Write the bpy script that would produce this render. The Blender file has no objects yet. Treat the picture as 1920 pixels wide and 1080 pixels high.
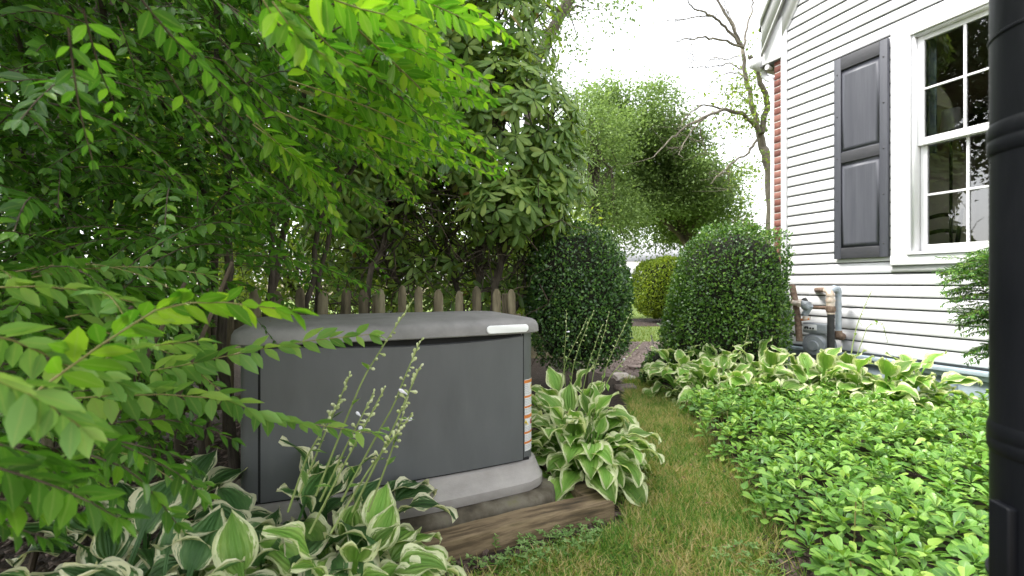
import bpy, bmesh, math, random
import numpy as np
from mathutils import Vector, Matrix

rng = np.random.default_rng(7)
random.seed(7)
F = 853.3                      # focal length in photo pixels (16 mm lens, 1920 px wide)
scene = bpy.context.scene
col = scene.collection

# ------------------------------------------------------------------ camera, sky, sun, exposure
cam_d = bpy.data.cameras.new("camera")
cam_d.lens = 16; cam_d.sensor_width = 36; cam_d.clip_start = 0.02; cam_d.clip_end = 900
cam_d.shift_y = -10/1920
cam_d.dof.use_dof = True; cam_d.dof.focus_distance = 2.3; cam_d.dof.aperture_fstop = 4.0
cam = bpy.data.objects.new("camera", cam_d); col.objects.link(cam)
cam.location = (0, 0, 1.0); cam.rotation_euler = (math.radians(90), 0, 0)
scene.camera = cam

SUN_EL, SUN_AZ = 60, 272       # azimuth measured clockwise from +Y (the view direction)
world = bpy.data.worlds.new("World"); scene.world = world; world.use_nodes = True
wn = world.node_tree; wn.nodes.clear()
wo = wn.nodes.new("ShaderNodeOutputWorld"); wb = wn.nodes.new("ShaderNodeBackground")
sky = wn.nodes.new("ShaderNodeTexSky"); sky.sky_type = 'NISHITA'; sky.sun_disc = False
sky.sun_elevation = math.radians(SUN_EL); sky.sun_rotation = math.radians(SUN_AZ)
sky.air_density = 1.0; sky.dust_density = 2.0; sky.ozone_density = 1.0
hs = wn.nodes.new("ShaderNodeHueSaturation"); hs.inputs['Saturation'].default_value = 0.16
wn.links.new(sky.outputs[0], hs.inputs['Color']); wn.links.new(hs.outputs[0], wb.inputs['Color'])
wn.links.new(wb.outputs[0], wo.inputs['Surface']); wb.inputs['Strength'].default_value = 0.15

sun_d = bpy.data.lights.new("sun", 'SUN'); sun_d.energy = 1.2; sun_d.angle = math.radians(14)
sun_d.color = (1.0, 0.965, 0.9)
sun = bpy.data.objects.new("sun", sun_d); col.objects.link(sun); sun.location = (0, 0, 20)
_az, _el = math.radians(SUN_AZ), math.radians(SUN_EL)
sun_dir = Vector((math.sin(_az)*math.cos(_el), math.cos(_az)*math.cos(_el), math.sin(_el)))
sun.rotation_euler = sun_dir.to_track_quat('Z', 'Y').to_euler()

vs = scene.view_settings
vs.view_transform = 'Standard'; vs.look = 'None'; vs.gamma = 1; vs.use_curve_mapping = False
vs.exposure = 2.25
scene.render.engine = 'CYCLES'
cy = scene.cycles
cy.use_denoising = True
cy.max_bounces = 7; cy.diffuse_bounces = 4; cy.glossy_bounces = 3; cy.transmission_bounces = 5; cy.transparent_max_bounces = 8
cy.sample_clamp_indirect = 6
cy.caustics_reflective = False; cy.caustics_refractive = False

# ------------------------------------------------------------------ helpers
def P(px, py, Y):
    """photo pixel at depth Y -> world point"""
    return Vector(((px-960)*Y/F, Y, 1+(530-py)*Y/F))
def G(px, py, z=0.0):
    Y = F*(1-z)/(py-530)
    return Vector(((px-960)*Y/F, Y, z))
def pix(p):
    p = np.asarray(p)
    return 960+F*p[..., 0]/p[..., 1], 530-F*(p[..., 2]-1)/p[..., 1]

def nrm(a):
    return a/np.maximum(np.linalg.norm(a, axis=-1, keepdims=True), 1e-9)
def frames(d, n):
    d = nrm(d); x = nrm(np.cross(d, n)); z = np.cross(x, d)
    return np.stack([x, d, z], axis=2)
def wob(p, f=1.0, k=0):
    """cheap smooth noise in -1..1 on points (N,3)"""
    p = np.asarray(p)*f
    r = np.zeros(p.shape[:-1])
    for i in range(4):
        a = np.array([math.sin(3.1*i+k+.4), math.cos(5.7*i+k*1.3), math.sin(7.9*i+k*.7+1)])*(1+.45*i)
        r += np.sin(p@a*1.9+i*1.7+k)/(1+.4*i)
    return r/2.4

def raw_mesh(name, verts, faces, uvs=None, smooth=False, mats=None, midx=None):
    """faces: list of tuples, or (flat loops, sizes) arrays"""
    me = bpy.data.meshes.new(name)
    verts = np.asarray(verts, dtype=np.float32)
    if isinstance(faces, tuple):
        loops, sizes = faces
    else:
        sizes = np.array([len(f) for f in faces], dtype=np.int32)
        loops = np.array([i for f in faces for i in f], dtype=np.int32)
    me.vertices.add(len(verts)); me.vertices.foreach_set('co', verts.ravel())
    me.loops.add(len(loops)); me.loops.foreach_set('vertex_index', loops.astype(np.int32))
    me.polygons.add(len(sizes))
    st = np.concatenate([[0], np.cumsum(sizes)[:-1]]).astype(np.int32)
    me.polygons.foreach_set('loop_start', st)
    me.polygons.foreach_set('loop_total', sizes.astype(np.int32))
    if smooth: me.polygons.foreach_set('use_smooth', np.ones(len(sizes), dtype=bool))
    if uvs is not None:
        uvl = me.uv_layers.new(name="UVMap")
        uvl.data.foreach_set('uv', np.asarray(uvs, dtype=np.float32)[loops].ravel())
    for m in (mats or []): me.materials.append(m)
    if midx is not None: me.polygons.foreach_set('material_index', np.asarray(midx, dtype=np.int32))
    me.update(calc_edges=True)
    return me

def tag(o, label=None, cat=None, group=None, kind=None):
    if label: o['label'] = label
    if cat: o['category'] = cat
    if group: o['group'] = group
    if kind: o['kind'] = kind
    return o

def thing(name, label, cat, base, group=None):
    o = bpy.data.objects.new(name, None); col.objects.link(o)
    o.empty_display_size = .1; o.location = base
    return tag(o, label, cat, group)
def world_base(o):
    b = Vector((0, 0, 0))
    while o is not None:
        b = b+o.location; o = o.parent
    return b
def link(name, me, parent=None, loc=None, kind=None):
    """link a mesh whose vertices are in WORLD space (shifted to the parent's base), or in local space when loc is given"""
    o = bpy.data.objects.new(name, me); col.objects.link(o)
    if parent is not None:
        o.parent = parent
        if loc is None:
            b = world_base(parent)
            me.transform(Matrix.Translation(-b))
        else:
            o.location = Vector(loc)-world_base(parent)
    elif loc is not None:
        o.location = loc
    if kind: o['kind'] = kind
    return o
def part(name, verts, faces, mat, parent=None, smooth=False, uvs=None, kind=None):
    me = raw_mesh(name, verts, faces, uvs, smooth, [mat])
    return link(name, me, parent, None, kind)

class MB:
    """mesh builder in world coordinates"""
    def __init__(s): s.v = []; s.f = []; s.n = 0
    def add(s, v, f):
        v = np.asarray(v, dtype=float); s.v.append(v); s.f += [tuple(i+s.n for i in q) for q in f]; s.n += len(v); return s
    def box(s, c, ax, h):
        """centre, 3 axes, half sizes"""
        c = np.array(c, float); ax = [np.array(a, float) for a in ax]
        v = [c+ax[0]*h[0]*i+ax[1]*h[1]*j+ax[2]*h[2]*k for i in (-1, 1) for j in (-1, 1) for k in (-1, 1)]
        return s.add(v, [(0, 1, 3, 2), (4, 6, 7, 5), (0, 4, 5, 1), (2, 3, 7, 6), (0, 2, 6, 4), (1, 5, 7, 3)])
    def tube(s, pts, rad, n=8, cap=True):
        pts = np.asarray(pts, float); m = len(pts)
        rad = np.broadcast_to(np.asarray(rad, float), (m,))
        t = nrm(np.gradient(pts, axis=0)) if m > 1 else None
        up = np.array([0, 0, 1.]) if abs(t[0][2]) < .9 else np.array([1., 0, 0])
        x = nrm(np.cross(t[0], up)); rows = []
        for i in range(m):
            x = x-t[i]*np.dot(x, t[i]); x = x/max(np.linalg.norm(x), 1e-9)
            y = np.cross(t[i], x); a = np.arange(n)*2*math.pi/n
            rows.append(pts[i]+rad[i]*(np.cos(a)[:, None]*x+np.sin(a)[:, None]*y))
        f = [(i*n+j, i*n+(j+1) % n, (i+1)*n+(j+1) % n, (i+1)*n+j) for i in range(m-1) for j in range(n)]
        if cap: f += [tuple(range(n))[::-1], tuple((m-1)*n+j for j in range(n))]
        return s.add(np.concatenate(rows), f)
    def loft(s, rings, cap0=True, cap1=True, closed=True):
        n = len(rings[0]); m = len(rings)
        k = n if closed else n-1
        f = [(i*n+j, i*n+(j+1) % n, (i+1)*n+(j+1) % n, (i+1)*n+j) for i in range(m-1) for j in range(k)]
        if cap0: f.append(tuple(range(n))[::-1])
        if cap1: f.append(tuple((m-1)*n+j for j in range(n)))
        return s.add(np.concatenate([np.asarray(r, float) for r in rings]), f)
    def mesh(s, name, mat, smooth=False, bevel=0, seg=2):
        me = raw_mesh(name, np.concatenate(s.v), s.f, None, smooth, [mat])
        if bevel:
            bm = bmesh.new(); bm.from_mesh(me)
            bmesh.ops.recalc_face_normals(bm, faces=bm.faces)
            es = [e for e in bm.edges if len(e.link_faces) == 2 and e.calc_face_angle() > .6]
            bmesh.ops.bevel(bm, geom=es, offset=bevel, segments=seg, profile=.6, affect='EDGES')
            bm.to_mesh(me); bm.free()
        if smooth:
            me.set_sharp_from_angle(angle=math.radians(38))
        return me
    def build(s, name, mat, parent=None, smooth=False, bevel=0, seg=2, kind=None):
        return link(name, s.mesh(name, mat, smooth, bevel, seg), parent, None, kind)
def boxobj(name, c, ax, h, mat, parent=None, bevel=0):
    return MB().box(c, ax, h).build(name, mat, parent, bevel=bevel)

# ------------------------------------------------------------------ materials
def newmat(name):
    m = bpy.data.materials.new(name); m.use_nodes = True
    nt = m.node_tree; nt.nodes.clear()
    return m, nt, nt.nodes.new
def ramp(nd, stops):
    cr = nd.color_ramp
    while len(cr.elements) > 1: cr.elements.remove(cr.elements[0])
    cr.elements[0].position = stops[0][0]; cr.elements[0].color = (*stops[0][1], 1)
    for p, c in stops[1:]:
        e = cr.elements.new(p); e.color = (*c, 1)
def surf(name, stops, scale=8, detail=5, rough=.7, bump=.2, bscale=None, stretch=(1, 1, 1), spec=.4, metal=0, bdist=.004, rvar=.0, rand=0.0, coords='Object', grain=None):
    """noise-coloured opaque surface"""
    m, nt, N = newmat(name); L = nt.links.new
    out = N("ShaderNodeOutputMaterial"); b = N("ShaderNodeBsdfPrincipled"); L(b.outputs[0], out.inputs[0])
    tc = N("ShaderNodeTexCoord"); mp = N("ShaderNodeMapping"); mp.inputs['Scale'].default_value = stretch
    L(tc.outputs[coords], mp.inputs[0])
    if grain is not None: mp.vector_type = 'TEXTURE'; mp.inputs['Rotation'].default_value = (0, 0, grain); mp.inputs['Scale'].default_value = (9, 1, 1)
    n1 = N("ShaderNodeTexNoise"); n1.inputs['Scale'].default_value = scale; n1.inputs['Detail'].default_value = detail
    n1.inputs['Roughness'].default_value = .62
    L(mp.outputs[0], n1.inputs['Vector'])
    cr = N("ShaderNodeValToRGB"); ramp(cr, stops); fac = n1.outputs[0]
    if rand:
        oi = N("ShaderNodeObjectInfo"); ma = N("ShaderNodeMath"); ma.operation = 'MULTIPLY_ADD'; ma.inputs[1].default_value = rand; ma.inputs[2].default_value = -rand/2
        L(oi.outputs['Random'], ma.inputs[0]); ad = N("ShaderNodeMath"); L(ma.outputs[0], ad.inputs[0]); L(fac, ad.inputs[1]); fac = ad.outputs[0]
    L(fac, cr.inputs[0]); L(cr.outputs[0], b.inputs['Base Color'])
    b.inputs['Roughness'].default_value = rough; b.inputs['Specular IOR Level'].default_value = spec; b.inputs['Metallic'].default_value = metal
    if rvar:
        mr = N("ShaderNodeMapRange"); mr.inputs[3].default_value = rough-rvar; mr.inputs[4].default_value = rough+rvar
        L(n1.outputs[0], mr.inputs[0]); L(mr.outputs[0], b.inputs['Roughness'])
    if bump:
        n2 = N("ShaderNodeTexNoise"); n2.inputs['Scale'].default_value = bscale or scale*4; n2.inputs['Detail'].default_value = 6
        L(mp.outputs[0], n2.inputs['Vector'])
        bp = N("ShaderNodeBump"); bp.inputs['Strength'].default_value = bump; bp.inputs['Distance'].default_value = bdist
        L(n2.outputs[0], bp.inputs['Height']); L(bp.outputs[0], b.inputs['Normal'])
    return m
def leafmat(name, stops, trans=.35, rough=.45, spec=.35, tcol=None, rib=0.0, wave=0.0, patch=None):
    """a leaf: random tone per leaf, a paler midrib when there are UVs, light passing through"""
    m, nt, N = newmat(name); L = nt.links.new
    out = N("ShaderNodeOutputMaterial"); b = N("ShaderNodeBsdfPrincipled"); t = N("ShaderNodeBsdfTranslucent"); mx = N("ShaderNodeMixShader")
    ge = N("ShaderNodeNewGeometry"); oi = N("ShaderNodeObjectInfo")
    ad = N("ShaderNodeMath"); L(ge.outputs['Random Per Island'], ad.inputs[0]); L(oi.outputs['Random'], ad.inputs[1])
    fr = N("ShaderNodeMath"); fr.operation = 'FRACT'; L(ad.outputs[0], fr.inputs[0]); fac = fr.outputs[0]
    if patch:
        tc0 = N("ShaderNodeTexCoord"); np_ = N("ShaderNodeTexNoise"); np_.inputs['Scale'].default_value = patch[0]; np_.inputs['Detail'].default_value = 3
        L(ge.outputs['Position'], np_.inputs['Vector'])
        sc = N("ShaderNodeMath"); sc.operation = 'MULTIPLY_ADD'; sc.inputs[1].default_value = patch[1]*2; sc.inputs[2].default_value = -patch[1]
        L(np_.outputs[0], sc.inputs[0]); a2 = N("ShaderNodeMath"); a2.use_clamp = True; L(fac, a2.inputs[0]); L(sc.outputs[0], a2.inputs[1]); fac = a2.outputs[0]
    cr = N("ShaderNodeValToRGB"); ramp(cr, stops); L(fac, cr.inputs[0]); colr = cr.outputs[0]
    if rib:
        uv = N("ShaderNodeUVMap"); sp = N("ShaderNodeSeparateXYZ"); L(uv.outputs[0], sp.inputs[0])
        s1 = N("ShaderNodeMath"); s1.operation = 'SUBTRACT'; s1.inputs[1].default_value = .5; L(sp.outputs[0], s1.inputs[0])
        ab = N("ShaderNodeMath"); ab.operation = 'ABSOLUTE'; L(s1.outputs[0], ab.inputs[0])
        mr = N("ShaderNodeMapRange"); mr.inputs[1].default_value = 0; mr.inputs[2].default_value = .09; mr.inputs[3].default_value = rib; mr.inputs[4].default_value = 0
        L(ab.outputs[0], mr.inputs[0])
        mc = N("ShaderNodeMixRGB"); mc.inputs[2].default_value = (.30, .38, .12, 1); L(mr.outputs[0], mc.inputs[0]); L(colr, mc.inputs[1]); colr = mc.outputs[0]
    L(colr, b.inputs['Base Color'])
    b.inputs['Roughness'].default_value = rough; b.inputs['Specular IOR Level'].default_value = spec
    mt = N("ShaderNodeMixRGB"); mt.blend_type = 'MULTIPLY'; mt.inputs[0].default_value = 1; mt.inputs[2].default_value = (*(tcol or (1.7, 1.65, .7)), 1)
    L(colr, mt.inputs[1]); L(mt.outputs[0], t.inputs['Color'])
    mx.inputs[0].default_value = trans; L(b.outputs[0], mx.inputs[1]); L(t.outputs[0], mx.inputs[2]); L(mx.outputs[0], out.inputs[0])
    return m

M = {}
M['lawn'] = surf('lawn_soil', [(.3, (.06, .045, .028)), (.5, (.16, .125, .065)), (.7, (.11, .13, .04))], 9, 8, .95, .5, 60)
M['far_lawn'] = surf('lawn_far', [(.3, (.10, .15, .03)), (.55, (.14, .20, .04)), (.75, (.20, .22, .07))], 1.2, 8, .95, .6, 30)
M['mulch'] = surf('mulch', [(.3, (.018, .012, .009)), (.55, (.05, .034, .025)), (.75, (.10, .075, .058))], 30, 8, .95, 1, 70, bdist=.02)
M['mulch_pale'] = surf('faded_mulch', [(.3, (.07, .052, .044)), (.55, (.17, .13, .115)), (.75, (.27, .22, .195))], 26, 8, .95, 1, 60, bdist=.02)
M['asphalt'] = surf('asphalt', [(.3, (.16, .16, .17)), (.7, (.24, .24, .25))], 5, 6, .9, .3, 80)
M['concrete'] = surf('concrete', [(.3, (.04, .033, .022)), (.46, (.085, .072, .05)), (.6, (.135, .12, .09)), (.75, (.12, .115, .045))], 9, 9, .92, .5, 60)
M['timber'] = surf('weathered_timber', [(.3, (.022, .017, .010)), (.43, (.098, .069, .038)), (.54, (.21, .155, .09)), (.64, (.115, .087, .046)), (.76, (.11, .11, .04))], 26, 10, .85, .9, 45, bdist=.006, grain=.43)
M['picket'] = surf('picket_wood', [(.3, (.06, .05, .03)), (.5, (.15, .125, .075)), (.65, (.22, .19, .12)), (.8, (.11, .12, .05))], 8, 8, .9, .7, 30, stretch=(3, 3, .5), rand=.3)
M['bark'] = surf('bark', [(.3, (.03, .024, .018)), (.55, (.085, .07, .052)), (.75, (.16, .135, .105))], 9, 8, .95, 1, 22, stretch=(1, 1, .35), bdist=.02)
M['bark_pale'] = surf('bark_pale', [(.3, (.07, .06, .045)), (.55, (.16, .14, .11)), (.72, (.22, .20, .13))], 5, 8, .95, 1, 18, stretch=(1, 1, .4), bdist=.03)
M['twig'] = surf('twig', [(.3, (.03, .022, .014)), (.6, (.09, .068, .045)), (.8, (.14, .11, .07))], 30, 5, .9, .3)
M['green_twig'] = surf('green_twig', [(.3, (.16, .14, .05)), (.6, (.22, .2, .07)), (.8, (.25, .15, .09))], 20, 5, .6, .1)
M['gen_panel'] = surf('generator_panel_paint', [(.3, (.082, .085, .089)), (.48, (.092, .095, .099)), (.62, (.098, .101, .105)), (.76, (.114, .115, .116))], 5, 10, .40, .06, 240, stretch=(2.2, 2.2, .6), spec=.45, rvar=.07)
M['gen_lid'] = surf('generator_lid_plastic', [(.3, (.15, .144, .138)), (.5, (.205, .197, .189)), (.7, (.25, .24, .23))], 7, 10, .62, .16, 180, spec=.35)
M['gen_base'] = surf('generator_base_plastic', [(.3, (.20, .186, .172)), (.5, (.27, .252, .237)), (.7, (.34, .32, .30))], 5, 9, .7, .15, 150, stretch=(1, 1, 1.6), spec=.3)
M['gap'] = surf('dark_gap', [(.4, (.008, .008, .008)), (.6, (.014, .014, .014))], 10, 2, .9, 0)
M['badge'] = surf('badge_white', [(.3, (.78, .78, .78)), (.7, (.82, .82, .82))], 4, 3, .35, 0)
M['label_white'] = surf('label_white', [(.3, (.55, .55, .56)), (.7, (.64, .64, .65))], 200, 3, .45, 0)
M['label_grey'] = surf('label_print', [(.3, (.34, .34, .35)), (.7, (.5, .5, .51))], 500, 3, .5, 0)
M['label_orange'] = surf('label_orange', [(.3, (.50, .16, .035)), (.7, (.58, .2, .05))], 30, 3, .45, 0)
M['label_yellow'] = surf('label_yellow', [(.3, (.72, .52, .03)), (.7, (.78, .58, .05))], 30, 3, .45, 0)
M['label_black'] = surf('label_black', [(.3, (.02, .02, .02)), (.7, (.03, .03, .03))], 30, 3, .45, 0)
M['label_red'] = surf('label_red', [(.3, (.5, .05, .05)), (.7, (.55, .07, .06))], 30, 3, .45, 0)
M['siding'] = surf('white_siding', [(.25, (.56, .56, .57)), (.5, (.61, .61, .62)), (.75, (.64, .64, .645))], 3, 8, .5, .1, 90, stretch=(1, 1, 3), spec=.3, bdist=.001)
M['siding_gap'] = surf('siding_shadow_joint', [(.3, (.12, .12, .122)), (.7, (.16, .16, .16))], 30, 3, .9, 0)
M['trim'] = surf('white_trim', [(.25, (.64, .64, .65)), (.75, (.70, .70, .705))], 5, 6, .42, .06, 60, spec=.4, bdist=.001)
M['shutter'] = surf('shutter_grey', [(.3, (.058, .060, .074)), (.5, (.070, .072, .087)), (.72, (.088, .091, .107))], 6, 8, .5, .3, 30, stretch=(3, 3, .18), spec=.4, bdist=.002)
M['shutter_dark'] = surf('shutter_rail', [(.3, (.035, .035, .04)), (.7, (.05, .05, .056))], 8, 6, .5, .2, 40, stretch=(1, 1, 3))
M['brick'] = surf('red_brick', [(.3, (.13, .047, .036)), (.5, (.19, .07, .052)), (.7, (.25, .115, .09))], 14, 8, .9, .6, 50, rand=.5)
M['mortar'] = surf('mortar', [(.3, (.36, .34, .31)), (.7, (.46, .44, .41))], 40, 5, .95, .4, 90)
M['roof'] = surf('roof_shingle', [(.3, (.06, .06, .065)), (.7, (.12, .12, .125))], 10, 6, .95, .5, 40)
M['foundation'] = surf('foundation', [(.3, (.26, .27, .28)), (.7, (.38, .38, .39))], 6, 8, .9, .5, 40)
M['blue_board'] = surf('pale_blue_paint', [(.3, (.25, .31, .36)), (.5, (.32, .39, .44)), (.72, (.40, .47, .52))], 6, 9, .6, .25, 30, stretch=(1, 1, 2))
M['room_wall'] = surf('room_wall', [(.3, (.42, .37, .28)), (.7, (.48, .43, .33))], 3, 4, .9, 0)
M['dark_wood'] = surf('dark_wood', [(.3, (.012, .009, .007)), (.7, (.03, .022, .016))], 9, 5, .4, .1)
M['drape'] = surf('drape_blue', [(.3, (.20, .27, .32)), (.5, (.42, .48, .52)), (.7, (.28, .38, .44))], 14, 4, .9, 0)
M['sheer'] = surf('sheer', [(.3, (.7, .69, .66)), (.7, (.8, .79, .76))], 5, 4, .9, 0)
M['teal'] = surf('teal_cloth', [(.3, (.10, .32, .34)), (.7, (.24, .5, .5))], 20, 4, .8, 0)
M['post'] = surf('black_metal', [(.3, (.003, .0035, .005)), (.6, (.0055, .006, .008)), (.72, (.010, .0105, .0125)), (.8, (.05, .05, .05))], 16, 10, .46, .08, 90, stretch=(1, 1, .25), spec=.16, rvar=.1)
M['pipe_grey'] = surf('pipe_grey', [(.3, (.26, .30, .34)), (.6, (.36, .40, .44)), (.8, (.40, .38, .34))], 20, 6, .5, .1, metal=.1)
M['pipe_beige'] = surf('pipe_beige', [(.3, (.34, .24, .17)), (.5, (.52, .43, .35)), (.7, (.58, .53, .47))], 24, 6, .55, .2)
M['pipe_rust'] = surf('pipe_rust', [(.3, (.08, .05, .033)), (.55, (.18, .12, .085)), (.75, (.28, .21, .165))], 30, 6, .8, .3)
M['pipe_black'] = surf('pipe_black', [(.3, (.016, .016, .017)), (.7, (.032, .031, .03))], 30, 6, .6, .2)
M['meter_grey'] = surf('meter_grey', [(.3, (.20, .22, .24)), (.55, (.28, .30, .32)), (.75, (.34, .35, .36))], 14, 6, .5, .15, metal=.2)
M['stone'] = surf('pale_stone', [(.3, (.30, .25, .22)), (.5, (.45, .39, .35)), (.7, (.55, .50, .46))], 8, 8, .9, .6, 40)
M['stone_dark'] = surf('brown_stone', [(.3, (.13, .10, .085)), (.5, (.22, .17, .15)), (.7, (.32, .26, .23))], 9, 8, .9, .7, 40)
M['car_dark'] = surf('car_dark_paint', [(.3, (.02, .02, .022)), (.7, (.03, .03, .033))], 3, 3, .25, 0)
M['car_white'] = surf('car_white_paint', [(.3, (.6, .6, .61)), (.7, (.65, .65, .66))], 3, 3, .25, 0)
M['rubber'] = surf('rubber', [(.3, (.012, .012, .012)), (.7, (.02, .02, .02))], 20, 3, .8, 0)
M['house_white'] = surf('far_white_paint', [(.3, (.66, .66, .66)), (.7, (.72, .72, .72))], 2, 4, .8, 0)
M['far_roof'] = surf('far_roof_grey', [(.3, (.30, .30, .31)), (.7, (.38, .38, .39))], 3, 4, .9, 0)

def glassmat(name, ior=1.5, tint=(.9, .93, .92)):
    m, nt, N = newmat(name); L = nt.links.new
    out = N("ShaderNodeOutputMaterial"); g = N("ShaderNodeBsdfGlossy"); t = N("ShaderNodeBsdfTransparent"); mx = N("ShaderNodeMixShader")
    fz = N("ShaderNodeFresnel"); fz.inputs['IOR'].default_value = ior
    g.inputs['Roughness'].default_value = .004; t.inputs['Color'].default_value = (*tint, 1)
    tc = N("ShaderNodeTexCoord"); n = N("ShaderNodeTexNoise"); n.inputs['Scale'].default_value = 3.5; bp = N("ShaderNodeBump")
    bp.inputs['Strength'].default_value = .12; bp.inputs['Distance'].default_value = .006
    L(tc.outputs['Object'], n.inputs['Vector']); L(n.outputs[0], bp.inputs['Height']); L(bp.outputs[0], g.inputs['Normal'])
    L(fz.outputs[0], mx.inputs[0]); L(t.outputs[0], mx.inputs[1]); L(g.outputs[0], mx.inputs[2]); L(mx.outputs[0], out.inputs[0])
    return m
M['glass'] = glassmat('window_glass', 2.15)

def hostamat(name, g1, g2, cream, margin=.70):
    m, nt, N = newmat(name); L = nt.links.new
    out = N("ShaderNodeOutputMaterial"); b = N("ShaderNodeBsdfPrincipled"); t = N("ShaderNodeBsdfTranslucent"); mx = N("ShaderNodeMixShader")
    uv = N("ShaderNodeUVMap"); sp = N("ShaderNodeSeparateXYZ"); L(uv.outputs[0], sp.inputs[0])
    oi = N("ShaderNodeObjectInfo")
    def math_(op, a, b_=None, clamp=False):
        n = N("ShaderNodeMath"); n.operation = op; n.use_clamp = clamp
        for i, q in enumerate((a, b_)):
            if q is None: continue
            if isinstance(q, (int, float)): n.inputs[i].default_value = q
            else: L(q, n.inputs[i])
        return n.outputs[0]
    e = math_('MULTIPLY', math_('ABSOLUTE', math_('SUBTRACT', sp.outputs[0], .5)), 2)
    ns = N("ShaderNodeTexNoise"); ns.inputs['Scale'].default_value = 7; ns.inputs['Detail'].default_value = 5
    mpv = N("ShaderNodeMapping"); mpv.inputs['Scale'].default_value = (3.5, .9, 1)
    vadd = N("ShaderNodeVectorMath"); vadd.operation = 'ADD'; L(uv.outputs[0], vadd.inputs[0]); L(oi.outputs['Random'], vadd.inputs[1])
    L(vadd.outputs[0], mpv.inputs[0]); L(mpv.outputs[0], ns.inputs['Vector'])
    n0 = math_('SUBTRACT', ns.outputs[0], .5)
    tipm = math_('MULTIPLY', math_('POWER', sp.outputs[1], 6), .3)
    edge = math_('ADD', math_('ADD', e, math_('MULTIPLY', n0, 1.0)), tipm)
    mr = N("ShaderNodeMapRange"); mr.inputs[1].default_value = margin-.03; mr.inputs[2].default_value = margin+.05; L(edge, mr.inputs[0])
    # greens: two tones feathered along the veins
    fe = N("ShaderNodeMapRange"); fe.inputs[1].default_value = .15; fe.inputs[2].default_value = margin; L(math_('ADD', e, math_('MULTIPLY', n0, .9)), fe.inputs[0])
    gm = N("ShaderNodeMixRGB"); gm.inputs[1].default_value = (*g1, 1); gm.inputs[2].default_value = (*g2, 1); L(fe.outputs[0], gm.inputs[0])
    hsv = N("ShaderNodeHueSaturation"); L(gm.outputs[0], hsv.inputs['Color'])
    vr = N("ShaderNodeMapRange"); vr.inputs[3].default_value = .65; vr.inputs[4].default_value = 1.35; L(oi.outputs['Random'], vr.inputs[0]); L(vr.outputs[0], hsv.inputs['Value'])
    fm = N("ShaderNodeMixRGB"); L(mr.outputs[0], fm.inputs[0]); L(hsv.outputs[0], fm.inputs[1]); fm.inputs[2].default_value = (*cream, 1)
    L(fm.outputs[0], b.inputs['Base Color']); b.inputs['Roughness'].default_value = .45; b.inputs['Specular IOR Level'].default_value = .28
    # sunken veins that run from base to tip
    vein = math_('SINE', math_('MULTIPLY', e, 20))
    bp = N("ShaderNodeBump"); bp.inputs['Strength'].default_value = .55; bp.inputs['Distance'].default_value = .004
    L(vein, bp.inputs['Height']); L(bp.outputs[0], b.inputs['Normal'])
    mt = N("ShaderNodeMixRGB"); mt.blend_type = 'MULTIPLY'; mt.inputs[0].default_value = 1; mt.inputs[2].default_value = (1.35, 1.4, .75, 1)
    L(fm.outputs[0], mt.inputs[1]); L(mt.outputs[0], t.inputs['Color'])
    mx.inputs[0].default_value = .3; L(b.outputs[0], mx.inputs[1]); L(t.outputs[0], mx.inputs[2]); L(mx.outputs[0], out.inputs[0])
    return m
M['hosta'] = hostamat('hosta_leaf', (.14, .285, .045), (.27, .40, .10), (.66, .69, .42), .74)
M['hosta_dark'] = hostamat('hosta_leaf_dark', (.05, .125, .035), (.11, .21, .07), (.66, .65, .45), .76)  # darker copy for the shaded plants, their shade put into the greens
M['stalk'] = surf('flower_stalk', [(.3, (.14, .19, .05)), (.7, (.22, .27, .09))], 20, 3, .6, 0)
M['bud'] = surf('flower_bud', [(.3, (.28, .33, .12)), (.6, (.42, .46, .24)), (.75, (.5, .5, .36))], 40, 3, .6, 0, rand=.4)
M['flower'] = surf('flower_white', [(.3, (.62, .60, .66)), (.7, (.74, .72, .76))], 40, 3, .6, 0)

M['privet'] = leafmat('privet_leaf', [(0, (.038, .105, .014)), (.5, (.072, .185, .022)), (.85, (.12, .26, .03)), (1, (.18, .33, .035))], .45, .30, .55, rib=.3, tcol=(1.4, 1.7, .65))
M['privet_backlit'] = leafmat('privet_backlit_leaf', [(0, (.06, .165, .018)), (.35, (.12, .26, .024)), (.7, (.19, .34, .03)), (1, (.32, .45, .04))], .46, .32, .5, rib=.4, tcol=(1.3, 1.7, .6))  # privet leaves with the backlight put into a brighter colour
M['sprig'] = leafmat('sprig_leaf', [(0, (.085, .20, .04)), (.4, (.155, .31, .08)), (.8, (.23, .39, .11)), (1, (.30, .46, .12))], .36, .34, .5, rib=.4)
M['rhodo'] = leafmat('rhodo_leaf', [(0, (.07, .14, .03)), (.5, (.14, .24, .055)), (.93, (.25, .35, .09)), (.985, (.24, .32, .07)), (1, (.20, .09, .03))], .42, .42, .3, rib=.35)
M['rhodo_young'] = leafmat('rhodo_young_leaf', [(0, (.09, .18, .03)), (.6, (.17, .27, .04)), (1, (.25, .33, .05))], .4, .36, .45, rib=.4)
M['box'] = leafmat('box_leaf', [(0, (.022, .06, .016)), (.5, (.05, .12, .028)), (.85, (.09, .19, .04)), (1, (.16, .28, .05))], .2, .3, .5, patch=(2.2, .25))
M['box_light'] = leafmat('box_light_leaf', [(0, (.028, .075, .014)), (.5, (.06, .14, .022)), (.85, (.11, .22, .035)), (1, (.19, .32, .05))], .25, .3, .5, patch=(2.2, .3))
M['golden'] = leafmat('golden_leaf', [(0, (.08, .14, .014)), (.5, (.17, .25, .02)), (1, (.30, .38, .03))], .3, .45, .35)
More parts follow.
